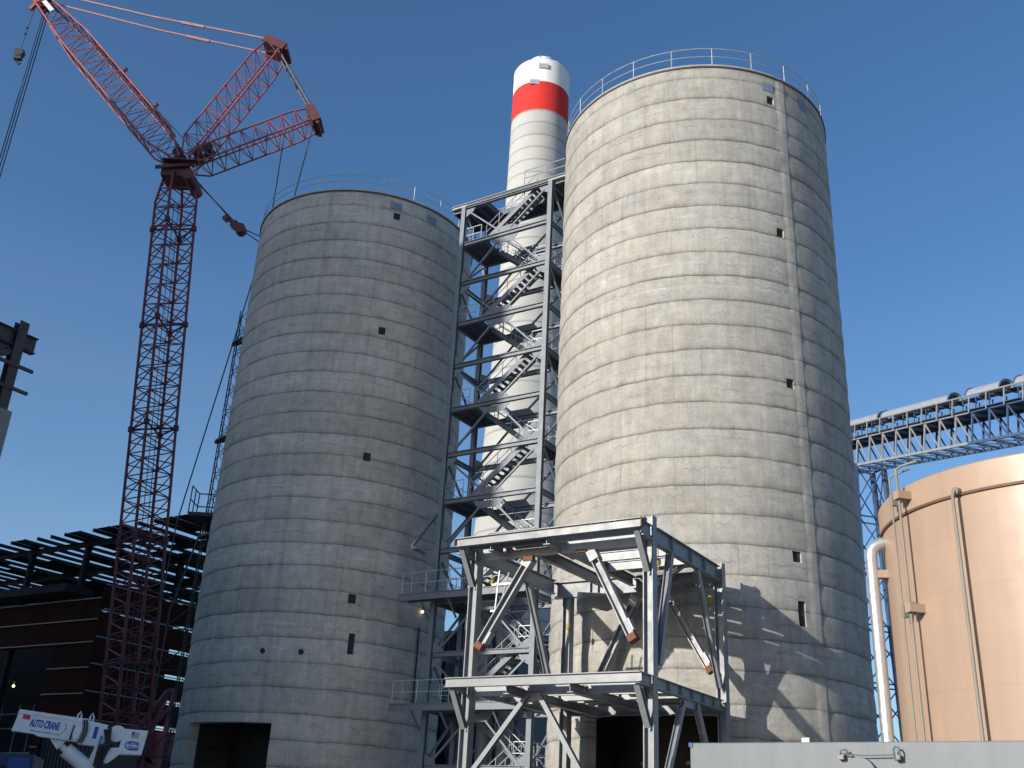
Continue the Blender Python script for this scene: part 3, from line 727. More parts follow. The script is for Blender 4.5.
# ------------------------------------------------------------------ storage tank
def storage_tank():
    base = V((15.961, 27.735, 0)); r = 5.12
    t = thing('storage_tank', base, 'glossy tan cylindrical tank with thin pipes at the right edge', 'tank')
    H = 10.95
    sh = MB(); sh.lathe([(r, 0), (r, H - .78)], 120, base); build('shell', sh, M_tank, t, smooth=40)
    ld = MB(); ld.lathe([(r - .02, H - .72), (r + .045, H - .72), (r + .045, H - .05), (r + .0, H), (r - .3, H + .08), (0, H + 1.0)], 120, base)
    lid = build('lid', ld, M_tank, t, smooth=40)
    gp = MB(); gp.lathe([(r + .005, H - .79), (r + .06, H - .79), (r + .06, H - .725), (r + .005, H - .725)], 120, base); build('lid_flange', gp, paint('lid_shadow_brown', (.12, .065, .042), .6), t)  # dark brown draws the shadow line under the lid into this ring
    def pol(a, rr, z): a = R(a); return base + V((rr * math.cos(a), rr * math.sin(a), z))
    for a, off, up, pr_ in ((-172.4, .3, .38, .027), (-168.2, .32, .5, .037)):
        p = MB(); pr = r + off; topz = H + up
        inn = pol(a + 5, pr - .35, topz + .05)
        p.tube([pol(a, pr, 0.2), pol(a, pr, topz - .12), pol(a + .3, pr - .12, topz)] + [inn], pr_, 10)
        build('level_pipe', p, M_pipe, t, smooth=40)
    p = MB(); p.tube([pol(-148.9, r + .3, .2), pol(-148.6, r + .3, H - .85), pol(-148.5, r + .22, H - .7), pol(-148.4, r - .05, H - .68)], .042, 10)
    p.tube([pol(-148.5, r + .2, H - .69), pol(-148.4, r - .05, H - .68)], .1, 12)
    build('level_pipe', p, M_pipe, t, smooth=40)
    for z, w in ((7.55, .34), (H - .35, .36)):
        b = MB(); a = R(-167.6); d = V((math.cos(a), math.sin(a), 0)); s = V((-d.y, d.x, 0)); c = base + d * (r + .22) + Z * z
        b.boxv(c, d * .22, s * .12, Z * .11); build('bracket', b, M_tank, t)
        k = MB(); 
        for aa, off in ((-172.4, .3), (-168.2, .32)):
            k = MB(); q = pol(aa, r + off - .06, z); k.boxv(q, d * .08, s * .07, Z * .16); build('pipe_clamp', k, M_pipe, t)
    # insulated overflow pipe standing off the left side of the tank
    a = az = R(20.08); D = 30.7; q = V((D * math.sin(a), D * math.cos(a), 0))
    c = base - q; c.z = 0; dr = c.normalized()
    pts = [q + Z * .1, q + Z * 9.45]
    for i in range(1, 8):
        w = i / 7 * PI / 2; pts.append(q + Z * 9.45 + dr * .42 * (1 - math.cos(w)) + Z * .42 * math.sin(w))
    pts.append(q + Z * 9.87 + dr * .9)
    p = MB(); p.tube(pts, .168, 20); build('overflow_pipe', p, M_alu, t, smooth=50)
    f = MB(); f.disc(q + Z * 9.87 + dr * .62, dr, .27, .05, 20); build('pipe_flange', f, M_pipe, t)
    b = MB(); b.bar(q + Z * 8.95 + dr * .1, q + Z * 8.95 + dr * .9, .24, .22); build('bracket', b, M_tank, t)
    return t
storage_tank()

# ------------------------------------------------------------------ conveyor gallery
def conveyor():
    K = 1.39; c0 = V((0, 0, 1.7)); A = c0 + (V((24.32, 67.77, 26.45)) - c0) * K; B = c0 + (V((28.48, 52.81, 23.4)) - c0) * K; u = (B - A).normalized(); L0 = (B - A).length
    nrm = V((u.y, -u.x, 0)).normalized()
    if nrm.x < 0: nrm = -nrm
    up = nrm.cross(u); up = up if up.z > 0 else -up
    W, HT = 2.0 * K, 1.9 * K
    base = V((A.x, A.y, 0)); t = thing('conveyor', base, 'inclined blue steel conveyor gallery with rounded metal hoods above the tan tank', 'conveyor')
    def P(s, w, h): return A + u * s + nrm * w + up * h
    S0, S1 = -16.0, L0 + 12
    SX = L0 * .72
    for w, m in ((0, M_convlt), (W, M_conv)):
        for h in (0, HT):
            for (sa, sb, mm) in ((S0, SX, m), (SX, S1, M_conv)):
                mb = MB(); mb.bar(P(sa, w, h), P(sb - .01, w, h), .2, .22); build('chord', mb, mm, t)
    mb = MB(); md = MB(); n = 0; s = S0; st = 1.45 * K
    for w in (0, W):
        vb = MB(); vd = MB(); s = S0; k = 0
        while s < S1 - st:
            q = vd if (s > SX and not w) else vb
            q.bar(P(s, w, .1), P(s, w, HT - .1), .13, .13, u)
            a, b = (HT - .1, .1)
            q.bar(P(s, w, a), P(s + st, w, b), .1, .1, nrm); s += st; k += 1
        build('truss_web', vb, M_conv if w else M_convlt, t)
        if not w: build('truss_web', vd, M_conv, t)
    s = S0
    while s < S1:
        fl = MB(); fl.bar(P(s, .08, 0), P(s, W - .08, 0), .12, .14); fl.bar(P(s, .08, 0), P(min(S1, s + st), W - .08, 0), .09, .09); build('bottom_cross_beam', fl, M_conv, t)
        fl = MB(); fl.bar(P(s, .08, HT), P(s, W - .08, HT), .12, .14); build('top_cross_beam', fl, M_conv, t); s += st
    dk = MB(); dk.boxv(P((S0 + S1) / 2, W / 2, HT + .12), u * ((S1 - S0) / 2), nrm * (W / 2 + .35), up * .03); build('walkway_deck', dk, M_conv, t)
    rl = MB(); s = S0
    for h in (1.15,): rl.tube([P(S0, -.35, HT + .15 + h), P(S1, -.35, HT + .15 + h)], .075, 5)
    while s < S1: rl.bar(P(s, -.35, HT - .1), P(s, -.35, HT + 1.3), .09, .09, u); s += st
    build('guard_rail', rl, M_convlt, t)
    for (a, b) in ((-16, 2.3), (2.8, 12.4), (14.6, 18.6), (20.2, 26), (27, 33)):
        hd = MB(); r = .72; n = 14; c0 = HT + 1.75; vs = []
        for s in (a, b):
            for k in range(n + 1):
                w = PI * k / n; vs.append(P(s, W / 2 - r * math.cos(w), c0 + r * math.sin(w)))
        for s in (a, b):
            for k in range(n + 1):
                w = PI * k / n; vs.append(P(s, W / 2 - (r - .03) * math.cos(w), c0 + (r - .03) * math.sin(w)))
        m = n + 1; fs = []
        for k in range(n): fs += [(k, k + 1, m + k + 1, m + k), (2 * m + k, 3 * m + k, 3 * m + k + 1, 2 * m + k + 1), (k + 1, k, 2 * m + k, 2 * m + k + 1), (m + k, m + k + 1, 3 * m + k + 1, 3 * m + k)]
        hd.add(vs, fs); build('hood', hd, M_hood, t, smooth=40)
        for s in (a, b):
            rim = MB(); rim.tube([P(s, W / 2 - .78 * math.cos(PI * k / 12), c0 + .78 * math.sin(PI * k / 12)) for k in range(13)], .06, 5); build('hood_rib', rim, M_conv, t)
    bl = MB(); bl.boxv(P((S0 + S1) / 2, W / 2, HT + 1.5), u * ((S1 - S0) / 2), nrm * .5, up * .012); build('belt', bl, M_black, t)
    s = S0
    while s < S1:
        idl = MB(); idl.tube([P(s, W / 2 - .6, HT + 1.38), P(s, W / 2 + .6, HT + 1.38)], .07, 8)
        for w in (.55, W - .55): idl.bar(P(s, w, HT + .15), P(s, w, HT + 1.42), .08, .08)
        idl.bar(P(s, .5, HT + .2), P(s, W - .5, HT + .2), .08, .08)
        build('idler', idl, M_conv, t); s += 1.6
    # trestle under it, beside the silo
    c = P(-.8, W / 2, 0); tr = MB(); w2 = 1.6; zt = c.z - .1; spread = 1.3
    def leg(sx, sy, z): f = 1 - z / zt; return V((c.x, c.y, 0)) + nrm * sx * (w2 + spread * f) + V((u.x, u.y, 0)).normalized() * sy * (.9 + .6 * f) + Z * z
    for sx in (-1, 1):
        for sy in (-1, 1):
            lg = MB(); lg.bar(leg(sx, sy, 0), leg(sx, sy, zt), .4, .4, u); build('trestle_leg', lg, M_conv, t)
    bz = MB(); n = 7
    for i in range(n):
        z0, z1 = zt * i / n, zt * (i + 1) / n
        for (a, b) in (((-1, -1), (1, -1)), ((-1, 1), (1, 1)), ((-1, -1), (-1, 1)), ((1, -1), (1, 1))):
            bz.bar(leg(*a, z0), leg(*b, z1), .09, .09); bz.bar(leg(*b, z0), leg(*a, z1), .09, .09); bz.bar(leg(*a, z1), leg(*b, z1), .12, .12)
    build('trestle_brace', bz, M_conv, t)
conveyor()

# ------------------------------------------------------------------ lattice crane
def lattice(a, b, u, v, prof, n, rc, rl):
    """four chords and zigzag lacing; prof is a list of (t, half size along u, half size along v)"""
    a, b, u, v = V(a), V(b), V(u), V(v); ch = MB(); la = MB()
    def hw(t):
        for i in range(len(prof) - 1):
            t0, p0, q0 = prof[i]; t1, p1, q1 = prof[i + 1]
            if t <= t1 + 1e-9:
                f = (t - t0) / (t1 - t0); return p0 + (p1 - p0) * f, q0 + (q1 - q0) * f
        return prof[-1][1:]
    def P(t, i, j):
        hu, hv = hw(t); return a.lerp(b, t) + u * hu * i + v * hv * j
    cs = [(-1, -1), (1, -1), (1, 1), (-1, 1)]
    for (i, j) in cs: ch.tube([P(p[0], i, j) for p in prof], rc, 8)
    for f in range(4):
        c0, c1 = cs[f], cs[(f + 1) % 4]
        for k in range(n):
            t0, t1 = k / n, (k + 1) / n
            A, B = (c0, c1) if (k + f) % 2 else (c1, c0)
            la.tube([P(t0, *A), P(t1, *B)], rl, 5, False)
            if k % 2 == 0: la.tube([P(t0, *c0), P(t0, *c1)], rl, 5, False)
    return ch, la, P
def crane():
    base = V((-25.3, 75.85, 0))
    t = thing('lattice_crane', base, 'tall red lattice crane with luffing jib rising behind the left silo', 'crane')
    foot = V((-25.3, 75.85, 2.6)); head = V((-29.45, 74.4, 51.6)); heel = V((-29.6, 74.4, 53.2)); tip = V((-45.3, 74.4, 70.2))
    s1 = V((-23.1, 74.4, 66.0)); s2 = V((-18.75, 74.4, 58.5))
    ax = (head - foot).normalized(); vd = V((0, 0, 0)) 
    d, a, b = perp(ax, V((0, 1, 0)))
    u = (a + b).normalized(); v = (a - b).normalized()
    w = 1.22
    def lat(name, p, q, uu, vv, prof, n, rc, rl, parent=t):
        ch, la, P = lattice(p, q, uu, vv, prof, n, rc, rl)
        mm = M_redshade if name == 'mast' else M_red; o = build(name, ch, mm, parent, smooth=50); build('lacing', la, mm, o, smooth=50)
        if name == 'mast':
            for tt in (.02, .18, .36, .54, .72, .9):
                co = MB()
                for (i, j) in ((-1, -1), (1, -1), (1, 1), (-1, 1)):
                    p0 = P(tt - .004, i, j); p1 = P(tt + .004, i, j); co.tube([p0, p1], rc * 2.0, 8)
                for (i, j, k, l) in ((-1, -1, 1, 1), (1, -1, -1, 1), (-1, -1, 1, -1), (1, 1, -1, 1)): co.tube([P(tt, i, j), P(tt, k, l)], rl * 1.6, 5)
                build('connector', co, M_reddk, o)
        return o
    lat('mast', foot, head, u, v, [(0, .35, .35), (.06, w, w), (.955, w, w), (1, .9, .9)], 54, .115, .05)
    lad = MB()
    for k in (-.2, .2): lad.tube([foot + ax * 4 + a * k + b * .2, head - ax * 2 + a * k + b * .2], .03, 4)
    L = (head - foot).length
    for k in range(30): p = foot + ax * (5 + (L - 8) * k / 30) + b * .2; lad.tube([p + a * -.2, p + a * .2], .02, 4)
    build('ladder', lad, M_reddk, t)
    hd = MB(); c = head + Z * .2
    hd.boxv(c, V((1.15, 0, 0)), V((0, 1.1, 0)), Z * .55); hd.prism([c + V((-1.1, -.7, .5)), c + V((.9, -.7, .5)), c + V((.3, -.7, 1.6)), c + V((-.7, -.7, 1.6))], V((0, 1.4, 0)))
    hd.bar(c + V((-1.6, -1.35, .0)), c + V((1.6, -1.35, .5)), .16, .3); hd.tube([c + V((1.3, -1.5, -.6)), c + V((1.3, 1.5, -.6))], .5, 16)
    build('mast_head', hd, M_reddk, t)
    for p in (heel + V((1.4, 0, 1.1)), heel + V((2.2, 0, 1.6)), heel + V((-.2, 0, .9))):
        for y in (-.5, .5):
            sh = MB(); sh.disc(p + V((0, y, 0)), V((0, 1, 0)), .48, .18, 18); build('sheave', sh, M_black, t)
    wk = MB(); hx = head + V((.2, 0, 1.0)); wk.boxv(hx + V((.3, -1.5, -.2)), V((1.5, 0, 0)), V((0, .35, 0)), Z * .03)
    build('access_platform', wk, M_reddk, t)
    Y = V((0, 1, 0))
    dj = (tip - heel).normalized(); uj = -dj.cross(Y).normalized()
    j = lat('jib', heel, tip, uj, Y, [(0, .25, .9), (.12, 1.2, 1.25), (.72, 1.2, 1.25), (1, .6, .7)], 26, .09, .036)
    mv = MB(); p0 = heel.lerp(tip, .13) + uj * 1.34 + Y * .3; p1 = heel.lerp(tip, .72) + uj * 1.34 + Y * .3
    mv.bar(p0, p1, .55, .08, uj)
    build('jib_walkway', mv, M_reddk, j)
    for f in (.28, .5):
        cc = MB(); p = heel.lerp(tip, f) + uj * 1.45; cc.tube([p, p + uj * .5 + dj * .1], .16, 8); build('cable_guide', cc, M_red, j)
    th = MB(); th.boxv(tip + dj * .5, dj * .9, uj * .7, Y * .75); th.bar(tip + dj * .3 - uj * .6, tip - uj * 1.35, .3, .3); build('jib_head', th, M_red, t)
    pl = MB(); q = tip - dj * 1.6 - Y * .95; pl.boxv(q, dj * .75, uj * .2, Y * .02); build('sign_plate', pl, M_white, j)
    hs = tip + uj * .2 + V((.35, 0, -.5))
    for y in (-.4, .1):
        ts = MB(); ts.disc(hs + Y * y, Y, .45, .2, 18); build('sheave', ts, M_black, t)
    for (p, q, nm) in ((heel + V((.6, 0, .5)), s1, 0), (heel + V((1.1, 0, -.2)), s2, 1)):
        ds = (q - p).normalized(); us = ds.cross(Y).normalized(); hw = (.95, .75)[nm]
        o = lat('strut', p, q, us, Y, [(0, .25, 1.0), (.1, hw, 1.2), (.85, hw, 1.2), (1, hw * .8, 1.0)], 18, .08, .034)
        k = MB(); k.boxv(q + ds * .15, ds * .4, us * (hw + .12), Y * 1.1); k.bar(q + ds * .1 - us * (hw + .3) - Y * 1.0, q + ds * .1 - us * (hw + .3) + Y * 1.0, .3, .3); build('strut_head', k, M_reddk, o)
    # pendants and ropes
    for y in (-1.0, 1.0):
        p = MB(); a0 = tip + dj * .6 + uj * .5 + Y * y * .7; b0 = s1 + V((-.4, y, .4)); m = a0.lerp(b0, .5) - Z * .25
        p.tube([a0, m, b0], .085, 6); p.tube([a0.lerp(b0, .62) - Z * .23, a0.lerp(b0, .72) - Z * .2], .15, 6); build('pendant', p, M_pend, t)
        r = MB(); r.tube([s1 + V((.4, y * .8, -.4)), s2 + V((.1, y * .8, .5))], .11, 6); build('pendant', r, M_rope, t)
    def rope(pts, r=.045): mb = MB(); mb.tube(pts, r, 5); return build('rope', mb, M_rope, t)
    rope([s2 + V((-2.3, 0, -1.0)), V((-21.0, 74.4, 48.6))], .05); rope([s2 + V((.1, 0, -.5)), V((-19.3, 74.4, 50.8)), V((-19.6, 74.4, 46))], .05)
    pu = V((-23.62, 74.4, 47.1))
    rope([head + V((1.1, -1.0, .2)), pu], .05); rope([head + V((1.2, 1.0, .5)), pu + V((0, .3, .3))], .05)
    rope([pu, V((-21.0, 74.4, 45.4))], .05); rope([pu + V((.2, .4, .2)), V((-20.8, 74.4, 46.0))], .05)
    bk = MB(); dd = (pu - head).normalized()
    bk.boxv(pu, dd * .6, dd.cross(Y).normalized() * .32, Y * .3); bk.disc(pu + dd * .3 - Y * .4, Y, .45, .8, 18); bk.boxv(pu - dd * .9, dd * .5, dd.cross(Y) * .1, Y * .1); bk.boxv(pu - dd * 1.4, dd * .22, dd.cross(Y) * .25, Y * .22)
    build('block', bk, M_reddk, t)
    rope([V((-21.3, 74.4, 45.0)), V((-24.2, 74.4, 21.6)), V((-24.9, 75.6, 4))], .055)
    rope([heel + dj * 9 + uj * 1.5, heel + V((1.2, 0, 1.2))], .035)
    h0 = hs + V((0, 0, -.3))
    for dx in (-.14, 0, .16): rope([h0 + V((dx, dx, 0)), V((h0.x + dx, h0.y + dx, 30 + dx))], .05)
    wh = V((h0.x - 1.25, h0.y, 64.2)); rope([h0 + V((-1.1, 0, .6)), wh], .035)
    hk = MB(); hk.disc(wh + V((0, -.25, 0)), Y, .42, .5, 18); hk.boxv(wh + V((0, 0, -.2)), V((.32, 0, 0)), V((0, .2, 0)), Z * .55)
    hk.tube([wh + Z * -.7, wh + Z * -1.1, wh + V((.2, 0, -1.3)), wh + V((.35, 0, -1.1))], .07, 6)
    for z in (2.2, 2.9):
        kb = MB(); kb.lathe([(0, z - .12), (.14, z), (0, z + .12)], 8, wh); build('rope_weight', kb, M_black, t)
    build('hook_block', hk, M_black, t)
    # carbody with tracks
    cb = MB(); cb.boxv(base + V((.8, 1, 2.4)), V((2.2, 0, 0)), V((0, 3.6, 0)), Z * .9); cb.boxv(base + V((1.5, 4.8, 3.4)), V((2.3, 0, 0)), V((0, 1.1, 0)), Z * 1.6); build('carbody', cb, M_red, t)
    ab = MB(); 
    for (p, q) in ((V((-2, -1, 2.5)), V((1.6, 2, 10))), (V((2.6, -1, 2.5)), V((2.0, 2, 10))), (V((-2, 0, 3)), V((2.4, 1, 9))), (V((1.6, 2, 10)), V((2.0, 2, 10))), (V((.4, 0, 3)), V((1.6, 2, 10)))): ab.bar(base + p, base + q, .3, .3)
    ab.disc(base + V((2.0, .6, 6.0)), Y, 1.1, 1.2, 20); ab.disc(base + V((1.0, .6, 4.4)), Y, 1.0, 1.2, 20)
    build('winch_frame', ab, M_red, t)
    for x in (-2.6, 4.2):
        tr = MB(); c = base + V((x, 1, .8)); pts = []
        for k in range(24):
            a_ = 2 * PI * k / 24; pts.append(c + V((0, (4.2 if math.cos(a_) > 0 else -4.2) + .8 * math.cos(a_), .8 * math.sin(a_))))
        tr.prism([p + V((-.6, 0, 0)) for p in pts], V((1.2, 0, 0))); build('crawler_track', tr, M_black, t)
crane()

def hoist_mast():
    D = 71.0; a = R(-16.35); c = V((D * math.sin(a), D * math.cos(a), 0))
    t = thing('scaffold_mast', c, 'slender steel climbing mast at the shaded silo left edge', 'mast')
    ch, la, P = lattice(c, c + Z * 36.0, V((1, 0, 0)), V((0, 1, 0)), [(0, .26, .26), (1, .26, .26)], 46, .04, .022)
    m = build('rail_mast', ch, M_nsteel, t); build('lacing', la, M_nsteel, m)
    for z in (33.5, 25.9, 19.0):
        tm = MB(); tm.bar(c + V((-.5, 0, z)), c + V((3.6, -4.5, z)), .14, .14); tm.bar(c + V((-.6, .3, z)), c + V((.6, -.5, z)), .2, .25); build('wall_tie', tm, M_nsteel, t)
    pf = MB(); z = 20.2; pf.boxv(c + V((-.1, -.5, z)), V((1.0, 0, 0)), V((0, .9, 0)), Z * .12); build('platform', pf, M_nsteel, t)
    rr = rail([c + V((-1.1, -1.4, z)), c + V((-1.1, .4, z)), c + V((.9, .4, z))], 1.9, .045, .9); build('guard_rail', rr, M_nsteel, t)
    ft = MB()
    for sx in (-1, 1): ft.tube([c + V((sx * .3, 0, z)), c + V((sx * 1.3 - .3, 0, 14)), c + V((sx * 1.3 - .3, 0, 0))], .07, 5)
    for k in range(6):
        zz = 2.6 * k; ft.tube([c + V((-1.6, 0, zz)), c + V((1.0, 0, zz + 2.4))], .045, 5); ft.tube([c + V((-1.6, 0, zz + 2.4)), c + V((1.0, 0, zz + 2.4))], .045, 5)
    build('scaffold_base', ft, M_nsteel, t)
hoist_mast()

# ------------------------------------------------------------------ unfinished building behind the crane
def mill():
    a = R(-20.9); D = 95.0; K = V((D * math.sin(a), D * math.cos(a), 0))
    t = thing('mill_building', K, 'dark unfinished brown mill building with an open purlin roof', 'building')
    def P(x, y, z): return K + E1 * x + E2 * y + Z * z          # wall A runs along -E1, wall B along +E2
    ZR, ZW = 24.4, 18.6
    WA, WB = 46.0, 34.0
    # wall A: cladding with a tall opening
    ox0, ox1, oz = -15.5, -5.5, 14.6
    wa = MB()
    for (x0, x1, z0, z1) in ((-WA, ox0, 0, ZW), (ox1, 0, 0, ZW), (ox0, ox1, oz, ZW)):
        wa.boxv(P((x0 + x1) / 2, .1, (z0 + z1) / 2), E1 * ((x1 - x0) / 2 - .002), E2 * .06, Z * ((z1 - z0) / 2))
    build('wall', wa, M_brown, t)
    for z in (2.2, 4.3, 6.4, 8.5, 10.6, 12.7, 14.8, 16.7, ZW - .1):
        g = MB()
        if z < oz: g.bar(P(-WA, -.12, z), P(ox0, -.12, z), .1, .09); g.bar(P(ox1, -.12, z), P(-.1, -.12, z), .1, .09)
        else: g.bar(P(-WA, -.12, z), P(-.1, -.12, z), .1, .09)
        build('girt', g, M_girt, t)
    # wall B: cladding strips with open slots
    z = 0; wb = MB()
    while z < ZW:
        wb.boxv(P(-.1, WB / 2, z + 1.0), E1 * .06, E2 * (WB / 2), Z * .92); z += 2.2
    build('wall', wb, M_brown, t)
    for z in range(9):
        g = MB(); g.bar(P(.05, 0, z * 2.2 + 2.05), P(.05, WB, z * 2.2 + 2.05), .1, .08); build('girt', g, M_girt, t)
    inw = MB(); inw.boxv(P(-38, 9, 9), E1 * 36, E2 * .1, Z * 9); build('inner_wall', inw, M_inside, t)
    # dark floors and scaffold seen through the opening
    sf = MB()
    for z in (2, 4, 6, 8, 9.2): sf.tube([P(ox0 - .5, 1.2, z), P(ox1 + .5, 1.2, z)], .06, 5)
    for x in (-15, -12.5, -10, -8, -6): sf.tube([P(x, 1.2, 0), P(x, 1.2, 10)], .06, 5)
    build('scaffold', sf, M_girt, t)
    for x in range(-44, 1, 8):
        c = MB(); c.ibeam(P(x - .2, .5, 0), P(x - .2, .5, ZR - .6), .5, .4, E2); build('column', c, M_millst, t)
    for y in range(8, 35, 8):
        c = MB(); c.ibeam(P(-.6, y, 0), P(-.6, y, ZR - .6), .5, .4, E1); build('column', c, M_millst, t)
    for y in (.3, 8, 16, 24, 32):
        b = MB(); b.ibeam(P(-WA, y, ZR - .9), P(2.5, y, ZR - .75), .45, .3)
        for x in (range(-46, 0, 3) if y > 8 else []):
            b.bar(P(x, y, ZR - 3.0), P(x + 1.5, y, ZR - 1.3), .14, .14); b.bar(P(x + 3, y, ZR - 3.0), P(x + 1.5, y, ZR - 1.3), .14, .14)
        build('roof_truss', b, M_millst, t)
    can = MB(); can.boxv(P(-9.5, .0, ZW + .8), E1 * 6.0, E2 * 1.4, Z * .35); build('canopy', can, M_millst, t)
    pr = MB(); k = 0; x = -WA
    rnd = random.Random(5); dk = MB()
    while x < 9.5:
        y0 = -1.6
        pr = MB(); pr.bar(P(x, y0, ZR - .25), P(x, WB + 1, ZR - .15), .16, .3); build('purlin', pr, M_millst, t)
        y = y0 + .2
        while y < WB:
            ln = rnd.uniform(2.5, 6); pq = .45
            if rnd.random() < pq:
                dk = MB(); dk.boxv(P(x + .97, y + ln / 2, ZR - .08), E1 * .86, E2 * ln / 2, Z * .02); build('roof_panel', dk, M_millst, t)
            y += ln + .02
        x += 1.95; k += 1
    pass
    fb = MB()
    for y in (4, 14, 24): fb.ibeam(P(2.5, y, ZR - .8), P(9.3, y, ZR - .8), .5, .3)
    build('roof_truss', fb, M_millst, t)
    lg = MB()
    for y in (4, 24): lg.ibeam(P(9.0, y, 0), P(9.0, y, ZR - 1.0), .4, .4, E1)
    build('column', lg, M_millst, t)
mill()

# ------------------------------------------------------------------ tall plant building off to the left: its corner shows, added unseen blocks shade the left half
def boiler_house():
    C0 = V((-20.4, 39.6, 0))
    t = thing('boiler_house', C0, 'dark corner of an unfinished building with bare steel and a grey panel', 'building')
    def blk(name, c, l1, l2, h, mat=M_siding):
        mb = MB(); c = V(c); mb.boxv(V((c.x, c.y, h / 2)), E1 * (l1 / 2), E2 * (l2 / 2), Z * (h / 2)); return build(name, mb, mat, t)
    zp = 16.55
    w = MB(); c = C0 - E1 * 5.0 - E2 * 2.6; w.boxv(V((c.x, c.y, zp / 2)), E1 * 5.0, E2 * 2.6, Z * (zp / 2)); build('clad_wing', w, M_siding, t)
    def P(x, y, z): return C0 - E1 * x - E2 * y + Z * z
    for (x, y, zt) in ((.35, .35, 20.55), (.35, 5.0, 20.3), (6, .35, 20.3)):
        c = MB(); c.ibeam(P(x, y, zp - .5), P(x, y, zt), .42, .42, E1, .04, .04); build('column', c, M_nsteel, t)
    for z, h, e in ((19.75, .7, .45),):
        b = MB(); b.ibeam(P(.35, -e, z), P(.35, .1, z), h, .36); b.ibeam(P(.35, .6, z), P(.35, 4.8, z), h, .36); build('roof_beam', b, M_nsteel, t)
        b = MB(); b.ibeam(P(.6, .35, z), P(5.8, .35, z), h, .36); build('roof_beam', b, M_nsteel, t)
    b = MB(); b.bar(P(.35, .55, 19.1), P(.35, 3.4, 17.6), .25, .25); build('knee_brace', b, M_nsteel, t)
    for z in (18.55, 17.55):
        b = MB(); b.bar(P(.12, -.5, z), P(.12, 5.0, z), .1, .14); build('girt', b, M_nsteel, t)
    for k, z in enumerate((8.5, 12.3)):
        b = MB(); b.bar(P(-.02, -.12, z), P(-.02, 5.2, z), .1, .12); build('girt', b, M_nsteel, t)
    # unseen blocks further left and behind the viewer, placed and sized for their shadows
    def at(dwn, cross): 
        d = V((math.sin(R(SUN_AZ)), math.cos(R(SUN_AZ)), 0)); n = V((d.y, -d.x, 0)); return d * dwn + n * cross
    TE = math.tan(R(SUN_EL))
    def sbox(name, c0, c1, dwn, depth, h):          # spans the given cross-sun range, grid aligned
        n = V((math.cos(R(SUN_AZ)), -math.sin(R(SUN_AZ)), 0))
        l1 = max(1.0, ((c1 - c0) - depth * abs(E2.dot(n))) / abs(E1.dot(n)))
        return blk(name, at(dwn, (c0 + c1) / 2), l1, depth, h)
    sbox('high_shade_block', -128, -65.5, -50, 10, 52 + 77 * TE)
    sbox('main_shade_block', -70, -45.5, -32, 6, 36.45 + 58.5 * TE)
    sbox('low_shade_block', -45.4, -40.6, -30, 3, 33.0 + 60.7 * TE)
    sbox('near_shade_block', -24.0, -10.0, -15, 4, 4.3 + 20.7 * TE)
boiler_house()

